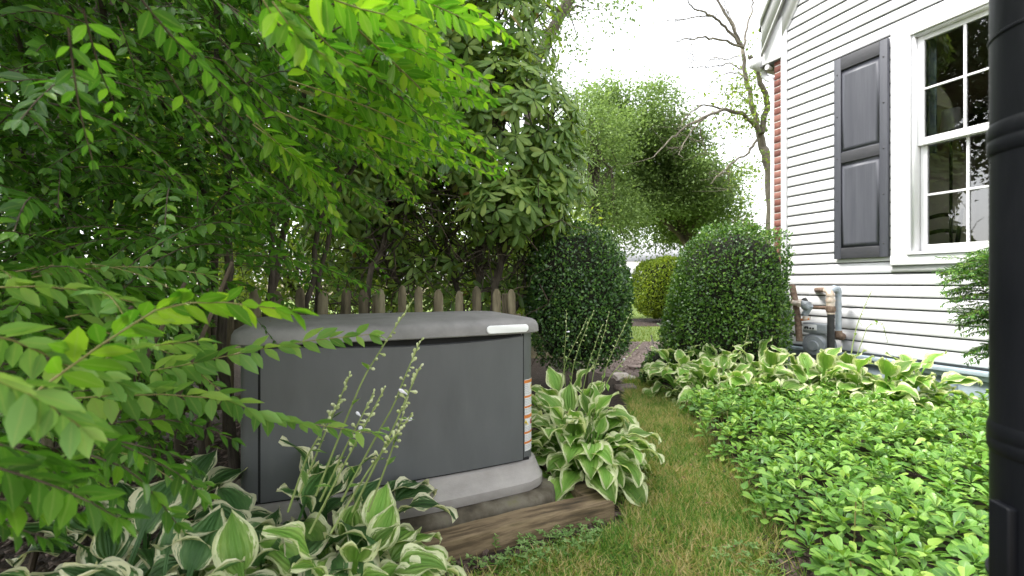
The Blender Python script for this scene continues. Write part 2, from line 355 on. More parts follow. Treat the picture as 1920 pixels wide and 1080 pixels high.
M['pachy'] = leafmat('pachysandra_leaf', [(0, (.06, .16, .026)), (.45, (.125, .27, .042)), (.85, (.20, .355, .06)), (1, (.30, .43, .08))], .22, .38, .38, rib=.35, patch=(2.0, .22))
M['tree_leaf'] = leafmat('tree_leaf', [(0, (.10, .165, .045)), (.5, (.15, .23, .065)), (1, (.22, .31, .10))], .4, .5, .3, tcol=(1.3, 1.3, 1.0), patch=(.7, .3))
M['tree_leaf_dark'] = leafmat('tree_leaf_dark', [(0, (.08, .125, .045)), (.5, (.12, .18, .065)), (1, (.18, .25, .09))], .35, .5, .3)
M['shade_leaf'] = leafmat('shade_tree_leaf', [(0, (.022, .045, .014)), (.5, (.035, .07, .02)), (1, (.06, .10, .03))], .3, .5, .3)
M['bush_back'] = leafmat('back_bush_leaf', [(0, (.08, .13, .02)), (.5, (.15, .23, .04)), (1, (.28, .36, .07))], .4, .5, .3)
M['purple_leaf'] = leafmat('purple_leaf', [(0, (.05, .025, .03)), (.5, (.09, .045, .05)), (1, (.13, .07, .065))], .2, .5, .3)
M['yew'] = leafmat('yew_needle', [(0, (.03, .09, .02)), (.5, (.07, .18, .035)), (1, (.2, .34, .06))], .25, .45, .35)
M['grass'] = leafmat('grass_blade', [(0, (.08, .20, .03)), (.28, (.15, .28, .05)), (.54, (.24, .33, .07)), (.72, (.42, .38, .15)), (1, (.52, .41, .22))], .3, .6, .25, patch=(4.5, .62))
M['far_grass'] = leafmat('far_grass_blade', [(0, (.10, .17, .03)), (.6, (.16, .23, .04)), (1, (.24, .26, .08))], .3, .6, .25)
M['weed'] = leafmat('weed_leaf', [(0, (.10, .20, .05)), (.5, (.17, .30, .09)), (1, (.28, .40, .15))], .35, .5, .3)
M['chip'] = surf('bark_chip', [(.3, (.035, .022, .016)), (.5, (.10, .07, .055)), (.75, (.22, .17, .145))], 60, 4, .9, .3)
M['chip_pale'] = surf('faded_bark_chip', [(.3, (.10, .075, .065)), (.5, (.21, .165, .145)), (.75, (.36, .30, .27))], 60, 4, .9, .3)
M['dry_leaf'] = surf('dry_leaf', [(.3, (.14, .08, .035)), (.6, (.26, .16, .08))], 20, 4, .8, .2)
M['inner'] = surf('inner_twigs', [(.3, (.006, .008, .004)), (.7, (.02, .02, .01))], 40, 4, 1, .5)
M['plume'] = surf('plume', [(.3, (.48, .44, .42)), (.7, (.62, .58, .56))], 60, 4, .9, 0)

# ------------------------------------------------------------------ leaf shapes
def leaf_tpl(rows, wpos, fold=.18, droop=.10, tip=1.0):
    """templates run along +Y from 0 to 1; wpos: half-widths at the rows' positions. Returns verts, faces, uvs"""
    v = [(0, 0, 0)]; uv = [(.5, 0)]
    for y, w in zip(rows, wpos):
        z = -droop*y*y
        v += [(-w, y, z+fold*w), (0, y, z), (w, y, z+fold*w)]; uv += [(0, y), (.5, y), (1, y)]
    v.append((0, tip, -droop*tip*tip)); uv.append((.5, 1))
    f = [(0, 2, 1), (0, 3, 2)]
    k = len(rows)
    for i in range(k-1):
        a = 1+3*i
        f += [(a, a+1, a+4, a+3), (a+1, a+2, a+5, a+4)]
    a = 1+3*(k-1); e = len(v)-1
    f += [(a, a+1, e), (a+1, a+2, e)]
    return np.array(v, float), f, np.array(uv, float)
T_PRIVET = leaf_tpl([.10, .32, .58, .84], [.06, .18, .20, .09], .28, .14)
T_RHODO = leaf_tpl([.12, .4, .72, .92], [.06, .15, .17, .09], -.25, .16)
T_PACHY = leaf_tpl([.25, .55, .78, .93], [.07, .19, .25, .15], .25, .16)
T_BOX = (np.array([(0, 0, 0), (-.3, .5, .06), (.3, .5, .06), (0, 1, -.05)], float), [(0, 2, 1), (1, 2, 3)], np.array([(.5, 0), (0, .5), (1, .5), (.5, 1)], float))
T_SIMPLE = (np.array([(0, 0, 0), (-.26, .45, .05), (0, .5, 0), (.26, .45, .05), (0, 1, -.1)], float), [(0, 2, 1), (0, 3, 2), (1, 2, 4), (2, 3, 4)], np.array([(.5, 0), (0, .5), (.5, .5), (1, .5), (.5, 1)], float))
T_BLADE = (np.array([(-.5, 0, 0), (.5, 0, 0), (-.36, .5, .0), (.36, .5, .0), (0, 1, 0)], float), [(0, 1, 3, 2), (2, 3, 4)], np.array([(0, 0), (1, 0), (0, .5), (1, .5), (.5, 1)], float))

def scatter(name, tpl, O, R, S, mat, parent=None, smooth=True, kind='stuff', extra=None):
    tv, tf, tuv = tpl
    O = np.asarray(O, float); S = np.asarray(S, float)
    if S.ndim == 1: S = S[:, None].repeat(3, 1)
    n, k = len(O), len(tv)
    v = np.einsum('nij,nvj->nvi', R, tv[None]*S[:, None, :])+O[:, None, :]
    if extra is not None: v = extra(v)
    sizes = np.tile(np.array([len(f) for f in tf], dtype=np.int32), n)
    tl = np.array([i for f in tf for i in f], dtype=np.int64)
    loops = (np.arange(n)[:, None]*k+tl[None]).ravel()
    me = raw_mesh(name, v.reshape(-1, 3), (loops, sizes), np.tile(tuv, (n, 1)), smooth, [mat])
    return link(name, me, parent, None, kind)
def single_leaves(name, me, O, R, S, parent):
    """each leaf an object of its own, sharing one mesh"""
    b = np.array(world_base(parent))
    for o_, r_, s_ in zip(O, R, S):
        ob = bpy.data.objects.new(name, me); col.objects.link(ob); ob.parent = parent
        m = np.eye(4); m[:3, :3] = r_*s_; m[:3, 3] = np.asarray(o_)-b
        ob.matrix_basis = Matrix(m.tolist())
def tpl_mesh(name, tpl, mat):
    return raw_mesh(name, tpl[0], tpl[1], tpl[2], True, [mat])
def split_leaves(nm, tpl, O, R, S, mat, parent, keep=300, vis=None, fname='foliage'):
    """the leaves that show largest become parts, the rest one mass"""
    O = np.asarray(O); S = np.asarray(S); px, py = pix(O)
    score = S/np.maximum(O[:, 1], .2)
    ok = (O[:, 1] > .25) & (px > -20) & (px < 1900) & (py > -20) & (py < 1090)
    if vis is not None: ok &= vis
    score = np.where(ok, score, -1)
    idx = np.argsort(-score)[:keep]; idx = idx[score[idx] > 0]
    mask = np.zeros(len(O), bool); mask[idx] = True
    single_leaves(nm, tpl_mesh(nm, tpl, mat), O[mask], R[mask], S[mask], parent)
    if (~mask).any(): scatter(fname, tpl, O[~mask], R[~mask], S[~mask], mat, parent)
def rand_dirs(n):
    return nrm(rng.normal(size=(n, 3)))
# ------------------------------------------------------------------ ground, beds, road
def sheet(name, pts, z, mat, kind='structure'):
    v = [(x, y, z) for x, y in pts]
    return part(name, v, [tuple(range(len(v)))], mat, None, kind=kind)
def gridground():
    n = 60
    xs = np.concatenate([[-400, -150, -60, -25], np.linspace(-10, 12, n), [25, 60, 150, 400]]); ys = np.concatenate([[-200, -60, -20], np.linspace(-3, 14, n), [20, 40, 90, 200, 600]])
    X, Y = np.meshgrid(xs, ys, indexing='ij'); Z = .012*wob(np.stack([X, Y, 0*X], -1), 1.3)*(np.abs(X) < 14)*(Y < 16)
    Z -= .014
    v = np.stack([X, Y, Z], -1).reshape(-1, 3); m = len(ys)
    f = [(i*m+j, (i+1)*m+j, (i+1)*m+j+1, i*m+j+1) for i in range(len(xs)-1) for j in range(m-1)]
    return part('ground', v, f, M['lawn'], None, True, kind='structure')
gridground()
sheet('far_lawn', [(-60, 7.4), (60, 7.4), (60, 26.6), (-60, 26.6)], .004, M['far_lawn'])
left_bed = [(-7, -1), (-.35, -1), (-.32, 1.45), (.43, 1.90), (.56, 2.2), (.66, 2.6), (.84, 3.1), (1.02, 3.8), (1.14, 4.5), (1.2, 5.2), (.6, 6.0), (-7, 6.2)]
sheet('left_mulch_bed', left_bed, .004, M['mulch'])
XR = [(.4, .93), (1.4, .93), (1.67, .96), (2.3, 1.12), (3.16, 1.24), (4.16, 1.27), (4.7, 1.32)]
right_bed = [(x, y) for y, x in XR]+[(1.6, 5.6), (3.0, 5.4), (5.2, .4)]
sheet('right_mulch_bed', right_bed, .0045, M['mulch'])
sheet('path_mulch', [(1.12, 4.45), (1.25, 4.3), (1.5, 4.7), (1.9, 5.6), (2.5, 6.6), (3.0, 7.5), (2.2, 7.75), (1.5, 7.5), (.9, 6.6), (.8, 5.4)], .009, M['mulch_pale'])
sheet('hedge_mulch_strip', [(1.6, 10.6), (3, 10.3), (6, 10.6), (6.4, 12.2), (4, 12.8), (1.6, 11.8)], .009, M['mulch'])
sheet('road', [(-120, 27), (120, 27), (120, 34), (-120, 34)], .006, M['asphalt'])
boxobj('kerb', (0, 26.8, .06), ((1, 0, 0), (0, 1, 0), (0, 0, 1)), (120, .1, .07), M['concrete'])['kind'] = 'structure'
boxobj('kerb', (0, 34.1, .06), ((1, 0, 0), (0, 1, 0), (0, 0, 1)), (120, .1, .07), M['concrete'])['kind'] = 'structure'

# ------------------------------------------------------------------ house
HC = np.array([2.911, 4.9, 0.]); HS = np.array([.389, -.9212, 0.]); HN = np.array([-.9212, -.389, 0.]); HZ = np.array([0, 0, 1.])
def H(s, o, z): return HC+HS*s+HN*o+HZ*z
def sz(px, py, o):
    """photo pixel -> (s, z) on the plane at offset o from the wall"""
    d = np.array([(px-960)/F, 1, (530-py)/F]); e = np.array([0, 0, 1.])
    t = np.dot(HC+HN*o-e, HN)/np.dot(d, HN); p = e+d*t
    return float(np.dot(p-HC, HS)), float(p[2])
HA = (HS, HN, HZ)
def hbox(s0, s1, o0, o1, z0, z1, mb=None):
    mb = mb or MB()
    return mb.box(H((s0+s1)/2, (o0+o1)/2, (z0+z1)/2), HA, ((s1-s0)/2, abs(o1-o0)/2, (z1-z0)/2))
def hprism(pts, o0, o1, mb=None):
    mb = mb or MB()
    return mb.loft([[H(s, o0, z) for s, z in pts], [H(s, o1, z) for s, z in pts]])
house = thing('house', 'white clapboard house with a grey shutter and a many paned window', 'house', Vector(H(1.5, 0, 0)))
RK = 1.8; RZ = 3.74                                    # roof line on the wall: z = RZ + RK*s
W0, W1, WZ0, WZ1 = 1.165, 2.075, 1.235, 3.075          # window opening
CAS = .14
def sheathing():
    mb = MB()
    top = 6.0
    o0, o1 = -.10, -.004
    hprism([(0.0, .30), (W0, .30), (W0, RZ+RK*W0-.05), (0.0, RZ-.05)], o0, o1, mb)
    hbox(W0, W1, o0, o1, .30, WZ0, mb); hprism([(W0, WZ1), (W1, WZ1), (W1, top), (W0, RZ+RK*W0-.05)], o0, o1, mb)
    hbox(W1, 6.0, o0, o1, .30, top, mb)
    return mb.build('sheathing', M['siding_gap'], house)
sheathing()
CH = .1035; z0 = .354; nb = 54
for i in range(nb):
    zb = z0+i*CH; zt = zb+CH-.003
    sl = .062 if zb < RZ-.02 else max(.062, (zb-RZ)/RK+.04)
    segs = [(sl, 6.0)]
    if zt > WZ0-.088 and zb < WZ1+CAS:
        segs = [(sl, W0-CAS-.004), (W1+CAS+.004, 6.0)]
        ca, cb = (zb, WZ0-.088) if zb < WZ0-.088 else (WZ1+CAS+.003, zt)
        if cb-ca > .015 and (zb < WZ0-.088 or zt > WZ1+CAS):
            lo = .011 if zb < WZ0-.088 else 0
            fo = lambda z: .017-(z-zb)/(zt-zb)*.013
            pf = [(-.003, ca+lo), (fo(ca), ca+lo), (fo(cb), cb), (-.003, cb)]
            mb = MB(); mb.loft([[H(s, o, z) for o, z in pf] for s in (W0-CAS-.003, W1+CAS+.003)]); mb.build('siding_board', M['siding'], house)
    for s0, s1 in segs:
        if s1-s0 < .02: continue
        jit = random.uniform(-.0006, .0006)
        prof = [(-.003, zb+.0085), (.012+jit, zb+.0075), (.0135+jit, zb+.009), (.0135+jit, zb+.024), (.004, zt), (-.003, zt)]
        mb = MB(); mb.loft([[H(s0, o, z) for o, z in prof], [H(s1, o, z) for o, z in prof]])
        mb.build('siding_board', M['siding'], house)
hbox(.0, .060, -.02, .024, .33, RZ+.02).build('corner_board', M['trim'], house, bevel=.002)
# brick veneer seen on its end, beyond the corner board
hbox(-.094, -.004, -.25, -.0065, 0, 3.44).build('mortar_core', M['mortar'], house)
brk = []
for i in range(45):
    zb = .004+i*.0765
    ob = hbox(-.098+random.uniform(-.002, .002), -.003, -.2, -.003+random.uniform(-.002, .002), zb, zb+.066).build('brick', M['brick'], house, bevel=.0012, seg=1)
# front wall beyond (seen from a step to the side)
MB().box(H(-.05, -3.3, 1.7), HA, (.045, 3.04, 1.72)).build('front_wall', M['brick'], house)
# eave: boxed return, frieze, rake, gutter, downspout
pc = [sz(1429, 78, .03), sz(1429, 123, .03), sz(1465, 107, .03), sz(1466, 30, .03)]
hprism(pc, -.25, .03).build('eave_return', M['trim'], house, bevel=.002)
a0 = sz(1467, 40, .03)
fr = [(-.06, RZ-.10), (.015, RZ-.10), (.075, RZ-.02), (1.5, RZ-.02+1.425*RK), (1.4, RZ+.20+1.425*RK), (-.06, RZ+.05)]
hprism(fr, -.06, .028).build('frieze_board', M['trim'], house)
def rake(o0, o1, dz0, dz1, name, mat, s0=-.27, s1=1.6):
    hprism([(s0, RZ+RK*s0+dz0), (s1, RZ+RK*s1+dz0), (s1, RZ+RK*s1+dz1), (s0, RZ+RK*s0+dz1)], o0, o1).build(name, mat, house)
rake(-.10, .05, .19, .31, 'rake_soffit', M['trim'], -.2)
rake(.05, .07, .13, .575, 'rake_board', M['trim'], -.2)
rake(-6, .049, .50, .55, 'roof', M['roof'], -.24, 2.2)
rake(.071, .09, .47, .575, 'rake_moulding', M['trim'], -.2)
rake(.071, .078, .13, .17, 'rake_moulding', M['trim'], -.2)
g = [(-.38, 3.55), (-.375, 3.47), (-.33, 3.425), (-.25, 3.425), (-.25, 3.56), (-.265, 3.56), (-.265, 3.44), (-.325, 3.44), (-.36, 3.48), (-.366, 3.555)]
hprism(g, -6, .045).build('gutter', M['trim'], house)
hprism(g[:5], .045, .05).build('gutter_end_cap', M['trim'], house)
ds = [H(-.285, -.08, 3.43), H(-.28, -.08, 3.36), H(-.225, -.06, 3.30), H(-.165, -.05, 3.26), H(-.14, -.05, 3.19), H(-.14, -.05, 1.5), H(-.14, -.05, .12)]
MB().tube(ds, .033, 10).build('downspout', M['trim'], house, smooth=True)
hbox(-.25, -.0, -.24, .02, 3.415, 3.425).build('soffit', M['siding_gap'], house)  # dark joint colour puts the eave's shade on the soffit
lampd = MB(); c = H(-.16, .0, 3.385)
lampd.loft([[c+HS*r*math.cos(a)+HZ*(r*math.sin(a))+HN*o for a in np.linspace(0, 2*math.pi, 10, endpoint=False)] for o, r in ((-.05, .01), (.0, .022), (.03, .028))])
lampd.build('floodlight', M['trim'], house, smooth=True)
# window: casing, sill, sashes, muntins, panes
win = hbox(W0-CAS, W0, -.02, .030, WZ0-.005, WZ1+CAS).build('window_casing', M['trim'], house, bevel=.002)
hbox(W1, W1+CAS, -.02, .030, WZ0-.005, WZ1+CAS).build('window_casing', M['trim'], house, bevel=.002)
hbox(W0+.001, W1-.001, -.02, .029, WZ1, WZ1+CAS).build('window_casing', M['trim'], house, bevel=.002)
hbox(W0-CAS-.004, W1+CAS+.004, -.02, .034, WZ0-.085, WZ0-.006).build('window_sill', M['trim'], house, bevel=.003)
hprism([(W0-.02, WZ0-.002), (W1+.02, WZ0-.002), (W1+.02, WZ0+.02), (W0-.02, WZ0+.02)], -.13, .048).build('window_sill', M['trim'], house, bevel=.003)
for s0_, s1_, zz0, zz1 in ((W0, W0+.022, WZ0+.02, WZ1), (W1-.022, W1, WZ0+.02, WZ1)):
    hbox(s0_+.0005, s1_-.0005, -.13, .012, zz0, zz1).build('window_jamb', M['trim'], house)
hbox(W0+.022, W1-.022, -.13, .012, WZ1-.022, WZ1-.0005).build('window_jamb', M['trim'], house)
def sash(za, zb, o):
    st, s0, s1 = .045, W0+.024, W1-.024
    root = hbox(s0, s0+st, o-.02, o+.016, za, zb).build('sash', M['trim'], house, bevel=.002)
    hbox(s1-st, s1, o-.02, o+.016, za, zb).build('stile', M['trim'], root, bevel=.002)
    hbox(s0+st+.0005, s1-st-.0005, o-.02, o+.016, za, za+.06).build('rail', M['trim'], root, bevel=.002)
    hbox(s0+st+.0005, s1-st-.0005, o-.02, o+.016, zb-.04, zb).build('rail', M['trim'], root, bevel=.002)
    gs0, gs1, gz0, gz1 = s0+st, s1-st, za+.06, zb-.04
    n = 3; w = (gs1-gs0)/n; zm = (gz0+gz1)/2
    for k in range(1, n): hbox(gs0+k*w-.009, gs0+k*w+.009, o-.014, o+.013, gz0+.0005, gz1-.0005).build('muntin', M['trim'], root, bevel=.002)
    for k in range(n):
        a = gs0+k*w+(.0095 if k else .0005); b = gs0+(k+1)*w-(.0095 if k < n-1 else .0005)
        hbox(a, b, o-.014, o+.012, zm-.009, zm+.009).build('muntin', M['trim'], root, bevel=.002)
        for (q0, q1) in ((gz0, zm-.009), (zm+.009, gz1)):
            t1, t2 = random.uniform(-.0012, .0012), random.uniform(-.0012, .0012)
            part('pane', [H(a, o+t1, q0), H(b, o-t1, q0), H(b, o-t1+t2, q1), H(a, o+t1+t2, q1)], [(0, 1, 2, 3)], M['glass'], root)
ZM = 2.165
sash(ZM-.02, WZ1-.024, -.045)
sash(WZ0+.022, ZM+.02, -.088)
# shutter
sh = hbox(.565, 1.012, .018, .036, WZ0-.01, WZ1+.05).build('shutter', M['shutter'], house)
S0, S1, SZ0, SZ1 = .565, 1.012, WZ0-.01, WZ1+.05
for a, b in ((S0, S0+.062), (S1-.062, S1)):
    hbox(a, b, .037, .052, SZ0, SZ1).build('stile', M['shutter'], sh, bevel=.003)
def rail(a, b): hbox(S0+.0625, S1-.0625, .037, .0515, a, b).build('rail', M['shutter_dark'], sh, bevel=.003)
rail(SZ1-.12, SZ1); rail(SZ0, SZ0+.10); zmid = SZ0+.90; rail(zmid, zmid+.10)
for a, b in ((SZ0+.115, zmid-.03), (zmid+.115, SZ1-.15)):
    mb = MB(); s0, s1 = S0+.066, S1-.066
    r = lambda i, o: [H(s0+i, o, a+i), H(s1-i, o, a+i), H(s1-i, o, b-i), H(s0+i, o, b-i)]
    mb.loft([r(0, .0365), r(0, .039), r(.028, .0475), r(.03, .0475)]).build('raised_panel', M['shutter'], sh)
for s_ in (S0+.03, S1-.03):
    for z_ in (SZ0+.12, SZ0+.55, SZ0+.95, SZ1-.55, SZ1-.15):
        c = H(s_, .0525, z_)
        MB().loft([[c+HS*.007*math.cos(q)+HZ*.007*math.sin(q)+HN*o for q in np.linspace(0, 2*math.pi, 8, endpoint=False)] for o in (-.002, .002)]).build('screw_cap', M['shutter_dark'], sh)
# foundation and pale blue skirt
hbox(-.09, 6.0, -.3, -.03, -.1, .352).build('foundation', M['foundation'], house)
sk = hbox(.05, 6.0, -.03, .012, -.05, .30).build('foundation_skirt', M['blue_board'], house)
hbox(.04, 6.0, -.03, .07, .302, .338).build('skirt_ledge', M['blue_board'], sk, bevel=.006)
hbox(.04, 6.0, -.03, .045, .262, .301).build('skirt_rail', M['blue_board'], sk, bevel=.004)
for k in range(8):
    s_ = 1.16+k*.265
    mb = MB(); prof = [(s_-.045, .012), (s_-.032, .034), (s_-.012, .044), (s_+.012, .044), (s_+.032, .034), (s_+.045, .012)]
    mb.loft([[H(a, o, 0) for a, o in prof], [H(a, o, .255) for a, o in prof], [H(s_+(a-s_)*.8, o*.4+.008, .2605) for a, o in prof]]).build('skirt_rib', M['blue_board'], sk, smooth=True)
# the room behind the window
def room():
    s0, s1, o0, o1, za, zb = .10, 3.6, -.12, -3.7, .75, 3.3
    MB().box(H((s0+s1)/2, (o0+o1)/2, za-.05), HA, ((s1-s0)/2, (o0-o1)/2, .05)).build('room_floor', M['dark_wood'], house)
    MB().box(H((s0+s1)/2, (o0+o1)/2, zb+.05), HA, ((s1-s0)/2, (o0-o1)/2, .05)).build('room_ceiling', M['room_wall'], house)
    mb = MB(); hbox(s1, s1+.08, o1, o0, za, zb, mb)
    # inner skin round the window
    hbox(s0, W0-.03, o0-.015, o0, za, zb, mb); hbox(W1+.03, s1, o0-.015, o0, za, zb, mb)
    hbox(W0-.03, W1+.03, o0-.015, o0, za, WZ0-.02, mb); hbox(W0-.03, W1+.03, o0-.015, o0, WZ1+.03, zb, mb)
    # far wall with another window, near the front corner
    A0, A1, Z0_, Z1_ = .35, 1.0, 1.25, 2.75
    hbox(s0, A0, o1-.1, o1, za, zb, mb); hbox(A1, s1, o1-.1, o1, za, zb, mb)
    hbox(A0, A1, o1-.1, o1, za, Z0_, mb); hbox(A0, A1, o1-.1, o1, Z1_, zb, mb)
    hbox(s0-.08, s0, o1, o0, za, zb, mb)
    mb.build('room_wall', M['room_wall'], house)
    fm = hbox(A0, A0+.05, o1-.06, o1-.03, Z0_, Z1_).build('rear_window', M['trim'], house)
    for k in (.33, .66):
        hbox(A0+.05, A1, o1-.06, o1-.03, Z0_+k*(Z1_-Z0_)-.012, Z0_+k*(Z1_-Z0_)+.012).build('muntin', M['dark_wood'], fm)
    for s_ in (.6, .82): hbox(s_-.01, s_+.01, o1-.061, o1-.031, Z0_, Z1_).build('muntin', M['dark_wood'], fm)
room()
def wavy(name, label, s0, s1, o, za, zb, mat, waves, cat='curtain', amp=.025):
    n = 60; S_ = np.linspace(s0, s1, n); oo = o+amp*np.sin(np.linspace(0, waves*2*math.pi, n))
    v = [H(s, q, z) for z in (za, zb) for s, q in zip(S_, oo)]
    v += [H(s, q-.006, z) for z in (za, zb) for s, q in zip(S_, oo)]
    f = [(i, i+1, n+i+1, n+i) for i in range(n-1)]+[(2*n+i+1, 2*n+i, 3*n+i, 3*n+i+1) for i in range(n-1)]
    o_ = part(name, np.array(v), f, mat, None, True)
    return tag(o_, label, cat)
wavy('curtain', 'pale blue patterned drape hanging inside the upper sash of the window', .92, 1.235, -.21, 2.10, 3.12, M['drape'], 6)
wavy('curtain', 'white sheer curtain glimpsed at the far window of the room', .40, .60, -3.62, 1.0, 2.8, M['sheer'], 4, amp=.03)
tb = wavy('cloth', 'teal cloth draped over the sill of the far window inside the room', .42, .98, -3.52, 1.52, 1.68, M['teal'], 3, 'cloth', .03)
def chair():
    o = -1.5; ds_, zt = sz(1763, 396, o); fl = .75; hw = .125
    b = Vector(H(ds_, o, fl)); t = thing('chair', 'dark ladder back chair seen through the lower sash of the window', 'chair', b)
    for k, s_ in enumerate((ds_-hw, ds_+hw)):
        e = .02 if k else -.02
        MB().tube([H(s_, o, fl), H(s_, o, fl+.5), H(s_+e, o-.05, zt-.1), H(s_+e*1.5, o-.07, zt+.01)], [.02, .02, .018, .011], 8).build('back_post', M['dark_wood'], t)
        MB().tube([H(s_, o+.4, fl), H(s_, o+.4, fl+.47)], .02, 8).build('leg', M['dark_wood'], t)
    for z_ in (zt-.40, zt-.22, zt-.05):
        n = 9; ss = np.linspace(ds_-hw, ds_+hw, n); oo = o-.05*(z_-fl-.5)/.6
        hump = .008+.026*np.cos(np.linspace(-math.pi/2, math.pi/2, n)); low = -.028+.02*np.cos(np.linspace(-math.pi/2, math.pi/2, n))
        MB().loft([[H(s, oo-.009, z_+q) for s, q in zip(ss, low)], [H(s, oo-.009, z_+q) for s, q in zip(ss, hump)], [H(s, oo+.009, z_+q) for s, q in zip(ss, hump)], [H(s, oo+.009, z_+q) for s, q in zip(ss, low)]], False, False, False).build('slat', M['dark_wood'], t)
    hbox(ds_-hw-.03, ds_+hw+.03, o-.01, o+.43, fl+.45, fl+.49).build('seat', M['dark_wood'], t, bevel=.01)
chair()
def table_lamp():
    o = -.75; s_, zc = sz(1783, 226, o)
    t = thing('lamp', 'white shaded lamp standing inside behind the upper window sash', 'lamp', Vector(H(s_, o, .75)))
    c = H(s_, o, 0)
    ring = lambda z, r, n=16: [c+HZ*z+r*(HS*math.cos(q)+HN*math.sin(q)) for q in np.linspace(0, 2*math.pi, n, endpoint=False)]
    MB().loft([ring(zc-.10, .075), ring(zc+.10, .065)], False, False).build('lamp_shade', M['sheer'], t, smooth=True)
    MB().tube([c+HZ*.77, c+HZ*(zc+.11)], .012, 8).build('pole', M['dark_wood'], t, smooth=True)
    MB().loft([ring(.752, .13), ring(.77, .13), ring(.79, .02)]).build('base', M['dark_wood'], t, smooth=True)
table_lamp()

# ------------------------------------------------------------------ gas meter by the wall
def wp(px, py, o):
    s, z = sz(px, py, o); return H(s, o, z)
gm = thing('gas_meter', 'gas meter with grey, rusty and black pipes against the white siding', 'gas meter', Vector(H(.45, .2, 0)))
def pipe(name, pts, r, mat, n=10, o=.16):
    return MB().tube([wp(x, y, q if q is not None else o) for x, y, q in pts], r, n).build(name, M[mat], gm, smooth=True)
pipe('riser_pipe', [(1476, 690, .3), (1476, 572, .3)], .026, 'pipe_grey')
pipe('valve_body', [(1475, 588, .3), (1475.5, 580, .3)], .038, 'pipe_grey')
pipe('elbow', [(1476, 580, .3), (1477, 571, .3), (1482, 568, .3), (1487, 568, .3)], .032, 'pipe_beige')
pipe('inlet_pipe', [(1482, 568, .3), (1503, 569, .28)], .027, 'pipe_beige')
pipe('hex_nut', [(1497, 568, .29), (1503, 568.5, .28)], .042, 'pipe_beige', 6)
pipe('support_post', [(1485, 535, .2), (1490, 560, .22), (1496, 600, .26), (1499, 640, .28)], .03, 'pipe_rust')
rg = pipe('regulator', [(1504, 566, .26), (1512, 573, .26), (1518, 581, .26)], [.034, .05, .03], 'meter_grey', 16)
pipe('regulator_vent', [(1519, 572, .26), (1509, 590, .25)], .03, 'pipe_grey')
pipe('regulator_cap', [(1511, 566, .26), (1507, 560, .26)], .022, 'pipe_black')
pipe('orange_cap', [(1512, 593, .27), (1512, 599, .27)], [.032, .036], 'pipe_beige')
pipe('warning_tag', [(1503, 599.5, .28), (1517, 598, .28)], .013, 'label_orange', 6)
pipe('crossover_pipe', [(1520, 576, .22), (1552, 577.5, .2)], .018, 'pipe_rust')
pipe('riser_pipe', [(1558, 690, .22), (1558, 588, .22)], .031, 'pipe_black')
pipe('collar', [(1558, 589, .22), (1558, 586.5, .22)], .034, 'pipe_beige')
pipe('union', [(1557.5, 586, .22), (1557.5, 580, .22), (1557.5, 574, .22)], [.034, .043, .034], 'pipe_rust', 8)
pipe('upper_pipe', [(1557, 574, .22), (1557, 553, .22), (1555, 546, .21), (1549, 544, .19)], [.036, .033, .033, .031], 'pipe_beige')
pipe('collar', [(1557, 566, .22), (1557, 562, .22)], .040, 'pipe_beige')
pipe('collar', [(1557, 555, .22), (1557, 552, .22)], .038, 'pipe_beige')
pipe('tee_arm', [(1552, 544, .2), (1540, 543.5, .15), (1533, 543.5, .05), (1531, 543.5, -.02)], .026, 'pipe_rust')
pipe('joint', [(1557, 545, .2), (1564, 541, .17), (1570, 542, .13), (1572, 549, .11)], [.028, .032, .032, .03], 'pipe_grey')
pipe('house_pipe', [(1572, 548, .11), (1572, 622, .11)], .026, 'pipe_grey')
pipe('elbow', [(1571, 620, .11), (1572, 629, .11), (1577, 631, .08), (1580, 630, .0)], [.034, .04, .036, .03], 'pipe_rust')
def meter_body():
    s0, z1 = sz(1504, 604, .24); s1, zz0 = sz(1551, 630, .24); z0_ = zz0+.01
    b = hbox(s0, s1, .14, .24, z0_, z1).build('meter_case', M['meter_grey'], gm, bevel=.018, seg=3)
    si, _ = sz(1531, 615, .245)
    pl = hbox(s0+.012, si, .24, .252, z0_+.03, z1-.014).build('index_window', M['label_white'], gm, bevel=.004)
    for k in range(4):
        hbox(s0+.028+k*.026, s0+.046+k*.026, .2525, .2545, z0_+.04, z0_+.058).build('dial', M['label_black'], pl)
    hbox(s0+.035, s0+.07, .2525, .2545, z1-.05, z1-.035).build('plate_mark', M['label_black'], pl)
    c = H((s0+s1)/2+.0, .17, z0_-.115)
    ring = lambda o, r: [c+HN*o+r*(HS*math.cos(q)*1.08+HZ*math.sin(q)) for q in np.linspace(0, 2*math.pi, 24, endpoint=False)]
    MB().loft([ring(-.09, .10), ring(.02, .112), ring(.025, .128), ring(.04, .128), ring(.045, .108), ring(.08, .09), ring(.085, .05), ring(.1, .045)]).build('diaphragm_case', M['meter_grey'], gm, smooth=True)
meter_body()

